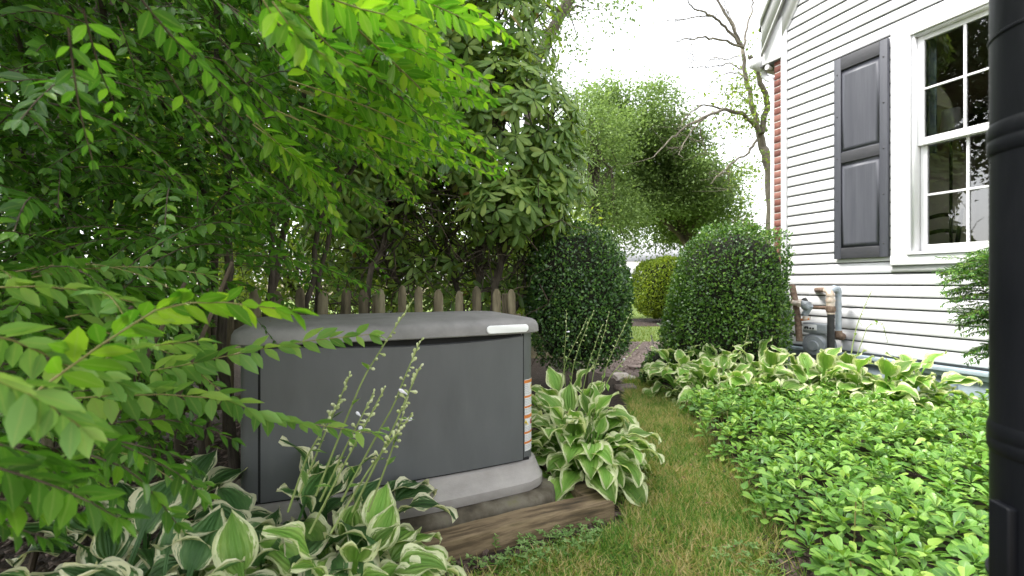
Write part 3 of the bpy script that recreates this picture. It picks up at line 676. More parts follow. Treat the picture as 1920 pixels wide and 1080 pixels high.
# ------------------------------------------------------------------ standby generator on its pad
GU = np.array([.9212, .389, 0]); GW = np.array([-.389, .9212, 0]); GO = np.array([.138, 2.0, 0])
GL, GD = 1.19, .64
def GP(a, b, z): return GO-GU*a+GW*b+HZ*z
GA = (GU, GW, HZ)
def outline(ins, r, bul, z, L=GL, D=GD, nf=16, nc=7):
    pts = []
    e0, e1 = ins, L-ins
    def fb(a): return ins-bul*(1-((a-L/2)/(L/2-ins-r*.2))**2)
    for a in np.linspace(e1-r, e0+r, nf): pts.append((a, max(ins-bul, min(fb(a), ins))))
    def arc(ca, cb, t0, t1):
        for q in np.linspace(t0, t1, nc)[1:-1]: pts.append((ca+r*math.cos(q), cb+r*math.sin(q)))
    arc(e0+r, ins+r, -math.pi/2, -math.pi)
    pts.append((e0, ins+r)); pts.append((e0, D-ins-r)); arc(e0+r, D-ins-r, math.pi, math.pi/2)
    for a in np.linspace(e0+r, e1-r, 6): pts.append((a, D-ins))
    arc(e1-r, D-ins-r, math.pi/2, 0); pts.append((e1, D-ins-r)); pts.append((e1, ins+r)); arc(e1-r, ins+r, 0, -math.pi/2)
    return [GP(a, b, z) for a, b in pts]
gen = thing('generator', 'dark grey standby generator with a pale lid and base on a concrete pad', 'generator', Vector(GP(GL/2, GD/2, .11)))
mb = MB(); mb.loft([outline(.024, .066, .025, .2), outline(.024, .066, .025, .79)]).build('body', M['gen_panel'], gen, smooth=True)
mb = MB(); mb.loft([outline(-.02, .10, .035, .112), outline(-.022, .10, .035, .116), outline(-.022, .10, .035, .150), outline(-.016, .10, .033, .158), outline(.008, .085, .028, .222), outline(.016, .085, .027, .226), outline(.03, .08, .02, .226)]).build('base', M['gen_base'], gen, smooth=True)
bs = hbox if False else None
mb = MB(); mb.loft([outline(.03, .07, .03, .783), outline(-.004, .085, .036, .783), outline(-.006, .085, .037, .787), outline(-.004, .085, .036, .815), outline(.004, .08, .034, .830), outline(.018, .075, .03, .8395), outline(.04, .07, .026, .8445), outline(.10, .07, .02, .8495), outline(.2, .05, .01, .853)]).build('lid', M['gen_lid'], gen, smooth=True)
def front_b(a, off, ins=.024, bul=.025):
    return ins-bul*(1-((a-GL/2)/(GL/2-ins-.066*.2))**2)-off
def front_strip(name, a0, a1, zb, zt, off0, off1, mat, n=28, zf=None, parent=None):
    A = np.linspace(a0, a1, n)
    zt_ = [zt+(zf(a) if zf else 0) for a in A]
    rings = [[GP(a, front_b(a, off0), zb) for a in A], [GP(a, front_b(a, off1), zb) for a in A], [GP(a, front_b(a, off1)-.0, z) for a, z in zip(A, zt_)], [GP(a, front_b(a, off0), z+.004) for a, z in zip(A, zt_)]]
    mb = MB(); n_ = n
    V = np.concatenate([np.array(r) for r in rings]); f = []
    for k in range(3): f += [(k*n_+i, k*n_+i+1, (k+1)*n_+i+1, (k+1)*n_+i) for i in range(n_-1)]
    f += [(0, n_, 2*n_, 3*n_), (n_-1, 4*n_-1, 3*n_-1, 2*n_-1)]
    f = [tuple(reversed(q)) for q in f]
    mb.add(V, f); return mb.build(name, mat, parent or gen, smooth=True)
front_strip('front_panel', .095, 1.095, .234, .768, 0, .012, M['gen_panel'], zf=lambda a: -.016*math.sin(min(1, max(0, (a-.12)/.8))*math.pi)**.6)
front_strip('panel_seam', .086, .094, .23, .785, -.004, .0015, M['gap'], 3)
front_strip('panel_seam', 1.096, 1.104, .23, .785, -.004, .0015, M['gap'], 3)
front_strip('lid_gap', .10, 1.09, .752, .785, -.004, .0012, M['gap'], 24)
front_strip('base_gap', .06, 1.13, .226, .233, -.004, .002, M['gap'], 24)
# badge: blank white rounded plate on the lid's lip
def badge():
    ac, zc, hw, hh = .178, .806, .098, .0165
    pts = []
    for k in range(28):
        q = 2*math.pi*k/28; x = (hw-hh)*(1 if math.cos(q) > 0 else -1)+hh*math.cos(q); pts.append((ac+x, zc+hh*math.sin(q)))
    def bl(a): return -.004-.036*(1-((a-GL/2)/(GL/2+.004-.085*.2))**2)
    mb = MB(); mb.loft([[GP(a, bl(a)-.000, z) for a, z in pts], [GP(a, bl(a)-.006, z) for a, z in pts], [GP(a+(ac-a)*.03, bl(a)-.008, zc+(z-zc)*.88) for a, z in pts]][::-1])
    mb.build('badge', M['badge'], gen, smooth=True)
badge()
def arcq(p0, p1, za, zb, off, mat, name, parent, n=6):
    r = .066; ca = cb = .024+r
    ph = np.radians(np.linspace(p0, p1, n)); R_ = r+off
    v = [GP(ca-R_*math.sin(q), cb-R_*math.cos(q), z) for z in (za, zb) for q in ph]
    return part(name, v, [(i, i+1, n+i+1, n+i) for i in range(n-1)], mat, parent, True)
def label():
    zt, zb = .575, .262
    lb = arcq(-4, 78, zb, zt, .0012, M['label_white'], 'warning_label', gen, 10)
    H_ = zt-zb; yy = lambda y: zt-H_*(y-715)/(852-715)
    for y0, y1 in ((716, 722), (746, 750), (766, 769.5), (783, 789.5), (815, 819), (834, 838)):
        arcq(-4, 78, yy(y1), yy(y0), .002, M['label_orange'], 'warning_stripe', lb, 8)
    for y0, ph in ((725, 50), (792, 14)):
        r = .066; ca = cb = .024+r
        def pt(a, y, off): return GP(ca-(r+off)*math.sin(math.radians(a)), cb-(r+off)*math.cos(math.radians(a)), yy(y))
        part('hazard_triangle', [pt(ph-13, y0+11, .002), pt(ph+13, y0+11, .002), pt(ph, y0, .002)], [(0, 1, 2)], M['label_yellow'], lb)
        arcq(ph-1.8, ph+1.8, yy(y0+8.5), yy(y0+4), .0028, M['label_black'], 'hazard_mark', lb, 2)
        arcq(ph-1.8, ph+1.8, yy(y0+10.2), yy(y0+9), .0028, M['label_black'], 'hazard_mark', lb, 2)
    # prohibition ring
    cphi, cy_ = 48, 798; n = 20; r = .066; ca = cb = .024+r
    def pr(rr, t): 
        a = math.radians(cphi)+rr*math.cos(t)/r
        return GP(ca-(r+.0024)*math.sin(a), cb-(r+.0024)*math.cos(a), yy(cy_)+rr*math.sin(t))
    v = [pr(rr, 2*math.pi*k/n) for rr in (.0085, .0115) for k in range(n)]
    v += [pr(.010, .85), pr(.010, .70), pr(.010, .85+math.pi), pr(.010, .70+math.pi)]
    part('prohibition_sign', v, [(k, (k+1) % n, n+(k+1) % n, n+k) for k in range(n)]+[(2*n, 2*n+1, 2*n+2, 2*n+3)], M['label_red'], lb)
    arcq(44, 52, yy(803), yy(795), .0018, M['label_black'], 'flame_mark', lb, 2)
    for y0 in (724, 727.5, 731, 734.5, 738, 741.5, 753, 756, 759, 762, 772, 775, 778, 806, 809, 812, 822, 825, 828, 831, 841, 844, 847):
        if y0 < 740: a0, a1 = 2, 32
        else: a0, a1 = 2, 70
        arcq(a0, a1-random.uniform(0, 14), yy(y0+1.3), yy(y0), .0017, M['label_grey'], 'print_line', lb, 5)
label()
# pad
def pad():
    def ro(ins, z, wobk=0):
        pts = outline(ins, .14, .02, z, nf=16)
        return [p+HZ*0.006*math.sin(i*1.7+wobk)+GU*.006*math.sin(i*2.3) for i, p in enumerate(pts)]
    mb = MB(); mb.loft([ro(-.085, -.05), ro(-.08, .05), ro(-.07, .088), ro(-.056, .103), ro(-.03, .108)])
    me = mb.mesh('concrete_pad', M['concrete'], True)
    base = Vector(GP(GL/2, GD/2, 0)); me.transform(Matrix.Translation(-base))
    o = link('concrete_pad', me, None, base)
    tag(o, 'low mossy concrete pad under the dark grey generator', 'pad')
pad()
def timber(name, label, p0, p1, w, z0_, z1_):
    p0, p1 = np.array([*p0, 0.]), np.array([*p1, 0.]); d = nrm(p1-p0); q = np.array([-d[1], d[0], 0])
    n = 22; ln = np.linalg.norm(p1-p0); rings = []
    for i in range(n):
        t = i/(n-1); c = p0+d*ln*t
        j = lambda k: .0025*math.sin(k*5.1+t*ln*9+k)+.0015*math.sin(t*ln*31+k*2)
        ch = .006
        prof = [(0+j(1), z0_), (0+j(2), z1_-ch), (ch, z1_+j(3)), (w/2, z1_-.004+j(4)), (w-ch, z1_+j(5)), (w+j(6), z1_-ch), (w, z0_)]
        rings.append([c+q*a+HZ*z for a, z in prof])
    mb = MB(); mb.loft(rings)
    me = mb.mesh(name, M['timber'], True); b = Vector((p0+p1)/2); me.transform(Matrix.Translation(-b))
    o = link(name, me, None, b); tag(o, label, 'timber')
t0 = np.array([.430, 1.912]); tu = np.array([.909, .4168])
timber('landscape_timber', 'weathered timber lying along the front of the concrete pad', t0-tu*1.35, t0, .094, -.06, .088)
tw = np.array([-.4168, .909])
timber('landscape_timber', 'weathered timber running back under the hosta beside the generator', t0+tw*.094-tu*.094+tu*.093, t0+tw*.094+tw*1.2, .092, -.06, .085)

# ------------------------------------------------------------------ picket fence
fd = nrm(np.array([.96, .28, 0])); fn = np.array([-fd[1], fd[0], 0])
fence = thing('picket_fence', 'weathered wooden picket fence behind the generator', 'fence', Vector((-.8, 2.97, 0)))
t = -3.1; k = 0
while t < .07:
    w = random.uniform(.052, .066); h = random.uniform(.945, .985); lean = random.uniform(-.012, .012); yo = random.uniform(-.008, .008)
    c = np.array([0, 3.2, 0])+fd*t+fn*yo
    out = [(-w/2, .02), (w/2, .02), (w/2, h-.05), (w*.4, h-.025), (w*.22, h-.006), (0, h), (-w*.22, h-.006), (-w*.4, h-.025), (-w/2, h-.05)]
    tw_ = random.uniform(-.06, .06); ax = fd*math.cos(tw_)+fn*math.sin(tw_); nx = np.cross(ax, HZ)
    mb = MB(); mb.loft([[c+ax*(a+lean*z)+HZ*z+nx*.009 for a, z in out], [c+ax*(a+lean*z)+HZ*z-nx*.009 for a, z in out]])
    mb.build('picket', M['picket'], fence, bevel=.003, seg=1)
    t += random.uniform(.108, .137); k += 1
for z_ in (.28, .74):
    c = np.array([-.0, 3.2, z_])+fd*(-1.53)+fn*.032
    MB().box(c, (fd, fn, HZ), (1.6, .018, .038)).build('fence_rail', M['picket'], fence, bevel=.003)
for t in (-2.5, -.9, .0):
    c = np.array([0, 3.2, .46])+fd*t+fn*.09
    MB().box(c, (fd, fn, HZ), (.04, .04, .46)).build('fence_post', M['picket'], fence, bevel=.004)

# ------------------------------------------------------------------ black post at the picture's edge
px_, py_ = .737, .600; R_ = .075
post = thing('black_post', 'tall round black metal post with collars and a side bracket near the window', 'post', Vector((px_, py_, 0)))
circ = lambda z, r, n=48: [np.array([px_+r*math.cos(q), py_+r*math.sin(q), z]) for q in np.linspace(0, 2*math.pi, n, endpoint=False)]
MB().loft([circ(0, R_), circ(.79, R_), circ(1.2, R_), circ(3.2, R_)]).build('post_tube', M['post'], post, smooth=True)
for zc, hh in ((1.198, .017), (.785, .016)):
    MB().loft([circ(zc-hh-.004, R_+.0005), circ(zc-hh, R_+.0026), circ(zc-.003, R_+.003), circ(zc-.002, R_+.0025), circ(zc+.001, R_+.0025), circ(zc+.002, R_+.003), circ(zc+hh, R_+.0026), circ(zc+hh+.006, R_+.0005)], False, False).build('collar', M['post'], post, smooth=True)
MB().loft([circ(1.338, R_+.0005), circ(1.339, R_+.0015), circ(1.342, R_+.0015), circ(1.343, R_+.0005)], False, False).build('seam_ring', M['post'], post, smooth=True)
cd = nrm(np.array([-px_, -py_, 0])); ct = np.array([-cd[1], cd[0], 0])
ba = math.radians(172); bd = np.array([math.cos(ba), math.sin(ba), 0])
bt = np.array([-bd[1], bd[0], 0]); pc_ = np.array([px_, py_, 0])
MB().box(pc_+bd*(R_+.003)+HZ*.618, (bd, bt, HZ), (.007, .015, .085)).build('bracket', M['post'], post, bevel=.003)
MB().loft([circ(.590, R_+.0005), circ(.591, R_+.004), circ(.596, R_+.004), circ(.597, R_+.0005)], False, False).build('band', M['post'], post, smooth=True)
MB().loft([circ(0, .11), circ(.02, .11), circ(.04, R_+.001)]).build('foot', M['post'], post, smooth=True)

# ------------------------------------------------------------------ far things: house across the road, parked car
def far_house():
    b = Vector((9.2, 41, 0)); t = thing('far_house', 'white house with a chimney across the road', 'house', b)
    X = ((1, 0, 0), (0, 1, 0), (0, 0, 1))
    wl = boxobj('wall', (b.x+3, b.y+4, 1.45), X, (6.5, 4, 1.45), M['house_white'], t)
    MB().loft([[np.array([b.x-4, b.y-.5, 2.9]), np.array([b.x-4, b.y+8.5, 2.9]), np.array([b.x-2, b.y+4, 4.9])], [np.array([b.x+10, b.y-.5, 2.9]), np.array([b.x+10, b.y+8.5, 2.9]), np.array([b.x+8, b.y+4, 4.9])]]).build('roof', M['far_roof'], t)
    boxobj('chimney', (12.35-1.0, b.y+3, 4.6), X, (.55, .4, 1.15), M['house_white'], t)
    for x in (-1.5, 1, 4, 7):
        w = boxobj('window', (b.x+x, b.y-.03, 1.5), X, (.5, .05, .7), M['trim'], t)
        boxobj('pane', (b.x+x, b.y-.09, 1.5), X, (.42, .005, .62), M['gap'], w)
    boxobj('door', (b.x-.2, b.y-.03, 1.0), X, (.45, .04, 1.0), M['blue_board'], t)
far_house()
def car():
    b = Vector((8.0, 29.5, .01)); t = thing('parked_car', 'dark car parked on the road beyond the clipped shrubs', 'car', b)
    prof = [(-2.2, .35), (-2.25, .62), (-2.1, .85), (-1.0, .95), (-.45, 1.38), (.9, 1.42), (1.6, 1.0), (2.15, .92), (2.25, .6), (2.2, .33)]
    mb = MB(); mb.loft([[np.array([b.x+x, b.y+y*.9*(1-.12*(z > 1.1)), b.z+z]) for x, z in prof] for y in (-1, 1)])
    mb.build('body', M['car_dark'], t, bevel=.08, seg=2)
    for x0, x1 in ((-.55, .15), (.22, .95)):
        MB().loft([[np.array([b.x+x, b.y+s*.86, b.z+z]) for x, z in ((x0-.28*(x0 < 0), .98), (x1+.3*(x1 > .5), .98), (x1, 1.32), (x0, 1.32))] for s in (-1, 1)]).build('car_window', M['glass'], t)
    for x in (-1.4, 1.4):
        for y in (-.85, .85):
            c = np.array([b.x+x, b.y+y, b.z+.32])
            ring = lambda o, r: [c+np.array([r*math.cos(q), o, r*math.sin(q)]) for q in np.linspace(0, 2*math.pi, 18, endpoint=False)]
            w = MB().loft([ring(-.1, .29), ring(-.08, .32), ring(.08, .32), ring(.1, .29)]).build('wheel', M['rubber'], t, smooth=True)
            MB().loft([ring(-.105, .19), ring(.105, .19)]).build('rim', M['meter_grey'], w)
    for y in (-.6, .6): MB().box((b.x-2.24, b.y+y, b.z+.7), ((1, 0, 0), (0, 1, 0), (0, 0, 1)), (.03, .18, .07)).build('headlight', M['label_white'], t)
car()
# ------------------------------------------------------------------ hostas
def hosta_leaf_mesh(name, pl, pa, bl, a0, a1, w, mat, seed):
    pl, bl, w = pl*1.22, bl*.88, w*1.04
    r = np.random.default_rng(seed); nu, nv = 9, 12
    p = np.array([0., 0.]); v = []; uv = []; f = []
    # petiole: a narrow channel
    npet = 5
    for i in range(npet):
        t = i/(npet-1); a = math.radians(pa+(a0-pa)*t**2)
        if i: p = p+np.array([math.cos(a), math.sin(a)])*pl/(npet-1)
        for u in (-1, 0, 1):
            v.append((u*.007, p[0], p[1]+abs(u)*.006)); uv.append((.5+u*.12, .02))
    for i in range(npet-1):
        for j in range(2): f.append((i*3+j, i*3+j+1, (i+1)*3+j+1, (i+1)*3+j))
    base = len(v); ph = r.uniform(0, 6, 4); side = r.uniform(-.25, .25)
    for i in range(nv):
        t = i/(nv-1); a = math.radians(a0+(a1-a0)*t**1.15)
        if i: p = p+np.array([math.cos(a), math.sin(a)])*bl/(nv-1)
        hw = w*(max(0, math.sin(math.pi*min(1, .04+.96*t)**.72))**.85)*(1-.25*max(0, t-.75)/.25)+.004*(1-t)
        if i == nv-1: hw = .0012
        nn = np.array([-math.sin(a), math.cos(a)])
        for j in range(nu):
            u = j/(nu-1)*2-1
            rip = .115*w*math.sin(10*t+ph[0]+(2 if u > 0 else 0))*abs(u)**3*2.2+.02*w*math.sin(21*t+ph[1]+3*u)*abs(u)**2
            lift = hw*(.30*abs(u)**1.3-.10*u*u)+rip+hw*.25*side*u
            lift -= .06*w*math.cos(u*9.4)*(1-abs(u)*.5)*math.sin(math.pi*t)*.35
            q = p+nn*lift
            v.append((u*hw*(1-.04*abs(u))+side*.03*t*t, q[0], q[1])); uv.append(((u+1)/2, t))
    for i in range(nv-1):
        for j in range(nu-1):
            k = base+i*nu+j; f.append((k, k+1, k+nu+1, k+nu))
    b2 = (npet-1)*3
    f.append((b2, b2+1, base+nu//2)); f.append((b2+1, b2+2, base+nu//2))
    return raw_mesh(name, v, f, uv, True, [mat])
HOSTA = {}
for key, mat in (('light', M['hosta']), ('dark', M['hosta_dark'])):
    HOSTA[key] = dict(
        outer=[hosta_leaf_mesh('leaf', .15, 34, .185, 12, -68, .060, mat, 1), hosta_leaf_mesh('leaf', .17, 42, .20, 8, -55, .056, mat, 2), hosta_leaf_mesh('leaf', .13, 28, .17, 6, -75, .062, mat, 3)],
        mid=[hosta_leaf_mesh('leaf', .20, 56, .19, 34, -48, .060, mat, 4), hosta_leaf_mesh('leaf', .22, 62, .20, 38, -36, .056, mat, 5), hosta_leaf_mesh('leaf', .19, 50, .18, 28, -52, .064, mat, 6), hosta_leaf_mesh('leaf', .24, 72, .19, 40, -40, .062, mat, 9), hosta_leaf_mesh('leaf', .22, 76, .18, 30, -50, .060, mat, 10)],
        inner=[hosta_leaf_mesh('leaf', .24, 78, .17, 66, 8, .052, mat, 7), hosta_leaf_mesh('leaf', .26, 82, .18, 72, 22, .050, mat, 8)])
def hosta(label, x, y, n=44, sc=1.0, key='light', group=None, az0=None, azw=math.pi, z=.0):
    base = Vector((x, y, z)); t = thing('hosta', label, 'hosta', base, group)
    for i in range(n):
        q = (i+.5)/n
        tier = 'inner' if q < .12 else ('mid' if q < .6 else 'outer')
        me = HOSTA[key][tier][rng.integers(len(HOSTA[key][tier]))]
        az = i*2.39996+rng.uniform(-.3, .3)
        if az0 is not None: az = az0+azw*((i*.618) % 1*2-1)
        s = sc*rng.uniform(.66, 1.14)
        o = bpy.data.objects.new('leaf', me); col.objects.link(o); o.parent = t
        rr = .05*q
        o.matrix_basis = Matrix.Translation((rr*math.cos(az+math.pi/2), rr*math.sin(az+math.pi/2), rng.uniform(-.01, .02))) @ Matrix.Rotation(az, 4, 'Z') @ Matrix.Rotation(rng.uniform(-.26, .16), 4, 'X') @ Matrix.Rotation(rng.uniform(-.38, .38), 4, 'Y') @ Matrix.Scale(s, 4)
    return t
def bud_mesh(name, mat, l, r):
    mb = MB(); n = 6
    rg = lambda y, q: [np.array([q*math.cos(a), y, q*math.sin(a)]) for a in np.linspace(0, 2*math.pi, n, endpoint=False)]
    mb.loft([rg(0, r*.25), rg(l*.35, r*.45), rg(l*.7, r), rg(l*.9, r*.7), rg(l, r*.1)])
    return mb.mesh(name, mat, True)
BUD = bud_mesh('bud', M['bud'], .022, .0052); BLOOM = bud_mesh('blossom', M['flower'], .034, .0065)
SLEAF = raw_mesh('bract', HOSTA['light']['outer'][0] and T_SIMPLE[0], T_SIMPLE[1], T_SIMPLE[2], True, [M['hosta']])
def stalk(t, pts, nb=14, r=.0032, blooms=.08):
    pts = np.array([np.array(p) for p in pts]); 
    # smooth resample
    k = np.linspace(0, len(pts)-1, 14); P_ = np.stack([np.interp(k, range(len(pts)), pts[:, i]) for i in range(3)], 1)
    ln = np.linalg.norm(P_[-1]-P_[0])
    P_ += np.outer(np.sin(np.linspace(0, math.pi, 14)), rng.normal(size=3)*.012*ln*2)
    st = MB().tube(P_, np.linspace(r, r*.55, 14), 6).build('flower_stalk', M['stalk'], t, smooth=True)
    b = np.array(world_base(st))
    for i in range(nb):
        u = .56+.44*(i/(nb-1))**.8; p = np.array([np.interp(u*13, range(14), P_[:, c]) for c in range(3)])
        d = nrm(P_[-1]-P_[-4]); a = rng.uniform(0, 6.28); x = nrm(np.cross(d, [0.3, .2, 1])); y = np.cross(d, x)
        low = u < .82
        dr = nrm(d*(.5 if low else 1.1)+(x*math.cos(a)+y*math.sin(a))*(.9 if low else .45)-np.array([0, 0, .35 if low else 0]))
        R = frames(dr[None], rng.normal(size=(1, 3)))[0]
        me = BLOOM if (low and rng.random() < blooms) else BUD
        s = rng.uniform(.7, 1.05)*(1 if u < .9 else .75)
        o = bpy.data.objects.new('blossom' if me is BLOOM else 'flower_bud', me); col.objects.link(o); o.parent = st
        m = np.eye(4); m[:3, :3] = R*s; m[:3, 3] = p-b; o.matrix_basis = Matrix(m.tolist())
    # a small bract halfway up
    for u in (.38, .55):
        p = np.array([np.interp(u*13, range(14), P_[:, c]) for c in range(3)]); R = frames(nrm(rng.normal(size=(1, 3))+np.array([[.5, 0, .6]])), np.array([[0, 0, 1.]]))[0]
        o = bpy.data.objects.new('bract', SLEAF); col.objects.link(o); o.parent = st
        m = np.eye(4); m[:3, :3] = R*.045; m[:3, 3] = p-b; o.matrix_basis = Matrix(m.tolist())
    return st

GF = 'hostas in front of the generator'
h1 = hosta('variegated hosta with tall flower stalks at the near end of the timber', -.47, 1.25, 120, .90, 'light', GF)
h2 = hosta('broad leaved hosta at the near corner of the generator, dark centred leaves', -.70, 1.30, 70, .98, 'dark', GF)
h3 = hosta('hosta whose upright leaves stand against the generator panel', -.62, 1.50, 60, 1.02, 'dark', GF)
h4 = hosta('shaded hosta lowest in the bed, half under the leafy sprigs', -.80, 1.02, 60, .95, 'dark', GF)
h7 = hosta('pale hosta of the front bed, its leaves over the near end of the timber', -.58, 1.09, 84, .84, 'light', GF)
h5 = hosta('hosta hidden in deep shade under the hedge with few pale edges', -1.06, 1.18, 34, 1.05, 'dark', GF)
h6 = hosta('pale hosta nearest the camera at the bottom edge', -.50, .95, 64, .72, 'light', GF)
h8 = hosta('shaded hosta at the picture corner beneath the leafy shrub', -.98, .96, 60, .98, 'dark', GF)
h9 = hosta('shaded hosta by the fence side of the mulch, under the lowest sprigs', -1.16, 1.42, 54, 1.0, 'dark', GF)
hr = hosta('full variegated hosta beside the generator, spilling over the timber corner', .36, 2.30, 150, 1.0, 'light', 'hostas beside the generator')
hr2 = hosta('hosta with several flower stalks behind the one at the timber corner', .33, 2.68, 90, 1.12, 'light', 'hostas beside the generator')
HROW = [(1.50, 3.95, 'first hosta of the row, beside the path and the clipped shrub'), (1.84, 3.98, 'hosta in front of the clipped evergreen shrub'), (2.12, 3.88, 'hosta below the grey riser of the gas meter'), (2.40, 3.80, 'hosta right under the gas meter'), (2.66, 3.60, 'hosta with a thin flower stalk by the white siding'), (2.92, 3.38, 'last hosta of the row, next to the pale blue skirt'), (2.30, 3.45, 'low hosta at the edge of the pachysandra bed'),
        (1.62, 3.60, 'hosta at the pachysandra edge in front of the clipped shrub'), (1.96, 3.55, 'middle hosta of those along the pachysandra edge'), (2.64, 3.30, 'hosta at the pachysandra edge nearest the pale blue skirt')]
hrow = [hosta(l, x, y, 64, 1.14, 'light', 'hostas along the house') for i, (x, y, l) in enumerate(HROW)]
# flower stalks
for (bx, by), (mx, my), (tx, ty), Y0, Y1 in [((592, 930), (690, 700), (772, 566), 1.22, 1.36), ((640, 940), (745, 760), (788, 640), 1.2, 1.28), ((660, 960), (740, 800), (786, 690), 1.15, 1.2),
        ((560, 930), (610, 800), (655, 705), 1.25, 1.3), ((600, 940), (650, 830), (700, 738), 1.2, 1.25), ((620, 1000), (700, 870), (770, 780), 1.1, 1.12), ((580, 1000), (640, 880), (720, 730), 1.12, 1.16), ((540, 960), (580, 850), (632, 760), 1.2, 1.25), ((690, 960), (730, 850), (765, 745), 1.2, 1.25)]:
    stalk(h1, [P(bx, by, Y0), P(mx, my, (Y0+Y1)/2), P(tx, ty, Y1)])
for (bx, by), (tx, ty), Y0, Y1 in [((1070, 800), (1112, 585), 2.5, 2.6), ((1095, 800), (1142, 588), 2.5, 2.6), ((1110, 790), (1180, 592), 2.45, 2.5), ((1060, 760), (1062, 585), 2.7, 2.75), ((1110, 770), (1205, 640), 2.4, 2.4), ((1085, 770), (1128, 612), 2.6, 2.7), ((1045, 760), (1100, 600), 2.7, 2.8)]:
    stalk(hr2, [P(bx, by, Y0), P((bx+tx)/2-8, (by+ty)/2, (Y0+Y1)/2), P(tx, ty, Y1)], 10)
stalk(hrow[4], [P(1595, 670, 3.5), P(1612, 610, 3.55), P(1634, 546, 3.6)], 7, .004, 0)
stalk(hrow[4], [P(1605, 670, 3.45), P(1625, 610, 3.5), P(1652, 602, 3.5), P(1664, 640, 3.5)], 7, .003, 0)
stalk(hrow[0], [P(1392, 690, 3.9), P(1398, 640, 3.95), P(1404, 612, 4.0)], 7, .004, 0)

# ------------------------------------------------------------------ pachysandra bed: ground cover nobody could count
def in_poly(x, y, poly):
    r = np.zeros(len(x), bool); n = len(poly)
    for i in range(n):
        (x1, y1), (x2, y2) = poly[i], poly[(i+1) % n]
        c = ((y1 > y) != (y2 > y)) & (x < (x2-x1)*(y-y1)/(y2-y1+1e-12)+x1); r ^= c
    return r
def pachysandra():
    sp = .061
    gx, gy = np.meshgrid(np.arange(.8, 4.9, sp), np.arange(.5, 4.3, sp)); x = gx.ravel(); y = gy.ravel()
    x = x+rng.uniform(-.5, .5, len(x))*sp*1.2; y = y+rng.uniform(-.5, .5, len(y))*sp*1.2
    xr = np.interp(y, [q[0] for q in XR], [q[1] for q in XR])+.02+.03*np.sin(y*9)+.02*np.sin(y*23)
    top = 3.42-.10*(x-1.4)                                  # stops before the hosta row
    ds_ = (x-HC[0])*HN[0]+(y-HC[1])*HN[1]                    # distance from the wall
    ok = (x > xr) & (y < top+.05*np.sin(x*11)) & (ds_ > .10) & (y > .55) & ((x-px_)**2+(y-py_)**2 > .15**2)
    ok &= rng.random(len(x)) > .06
    x, y = x[ok], y[ok]; n = len(x)
    ed = np.clip((x-np.interp(y, [q[0] for q in XR], [q[1] for q in XR]))/.28, 0, 1)
    z = .10+.085*ed**.6+.035*wob(np.stack([x, y, 0*x], -1), 2.2)+.034*rng.normal(size=n)+.02*np.clip((1.9-y), 0, 1)
    tx, ty = .42*rng.normal(size=n)-.30*(1-ed), .42*rng.normal(size=n)-.10
    O, D, NN, S = [], [], [], []
    for tier, (cnt, el, ln, dz) in enumerate(((6, 30, .055, .0), (5, 4, .058, -.022), (3, 62, .036, .006))):
        for k in range(cnt):
            az = 2*math.pi*k/cnt+rng.uniform(0, 6.28, 1)[0]*0+tier*.6+rng.uniform(-.3, .3, n)+np.arange(n)*1.7
            e = np.radians(el+rng.uniform(-20, 18, n))
            d = np.stack([np.cos(az)*np.cos(e)+tx*.5, np.sin(az)*np.cos(e)+ty*.5, np.sin(e)], -1)
            o = np.stack([x+tx*.04, y+ty*.04, z+dz], -1)+nrm(d)*.008
            O.append(o); D.append(d); NN.append(np.tile([0, 0, 1.], (n, 1))+rng.normal(size=(n, 3))*.18-d*.1); S.append(ln*rng.uniform(.7, 1.2, n))
    O, D, NN, S = map(np.concatenate, (O, D, NN, S))
    far = O[:, 1] > 4.5
    o = scatter('pachysandra', T_PACHY, O, frames(D, NN), S, M['pachy'])
    tag(o, 'dense light green pachysandra ground cover between the path and the house', 'ground cover')
    k_ = rng.choice(n, 46, False); dn = 46
    scatter('dead_leaf', T_SIMPLE, np.stack([x[k_], y[k_], z[k_]+.012], -1), frames(rand_dirs(dn)*np.array([1, 1, .3]), np.array([0, 0, 1.])+rng.normal(size=(dn, 3))*.4), rng.uniform(.025, .045, dn), M['dry_leaf'], o)
    # stems under the leaves
    mb = MB(); sel = np.where((ed < .9) & (y < 3.6))[0][::2]
    for i in sel:
        mb.tube([[x[i]-tx[i]*.04, y[i]-ty[i]*.04, 0], [x[i], y[i], z[i]]], .0028, 4, False)
    s_ = mb.build('stem', M['green_twig'], o, kind='stuff')
pachysandra()

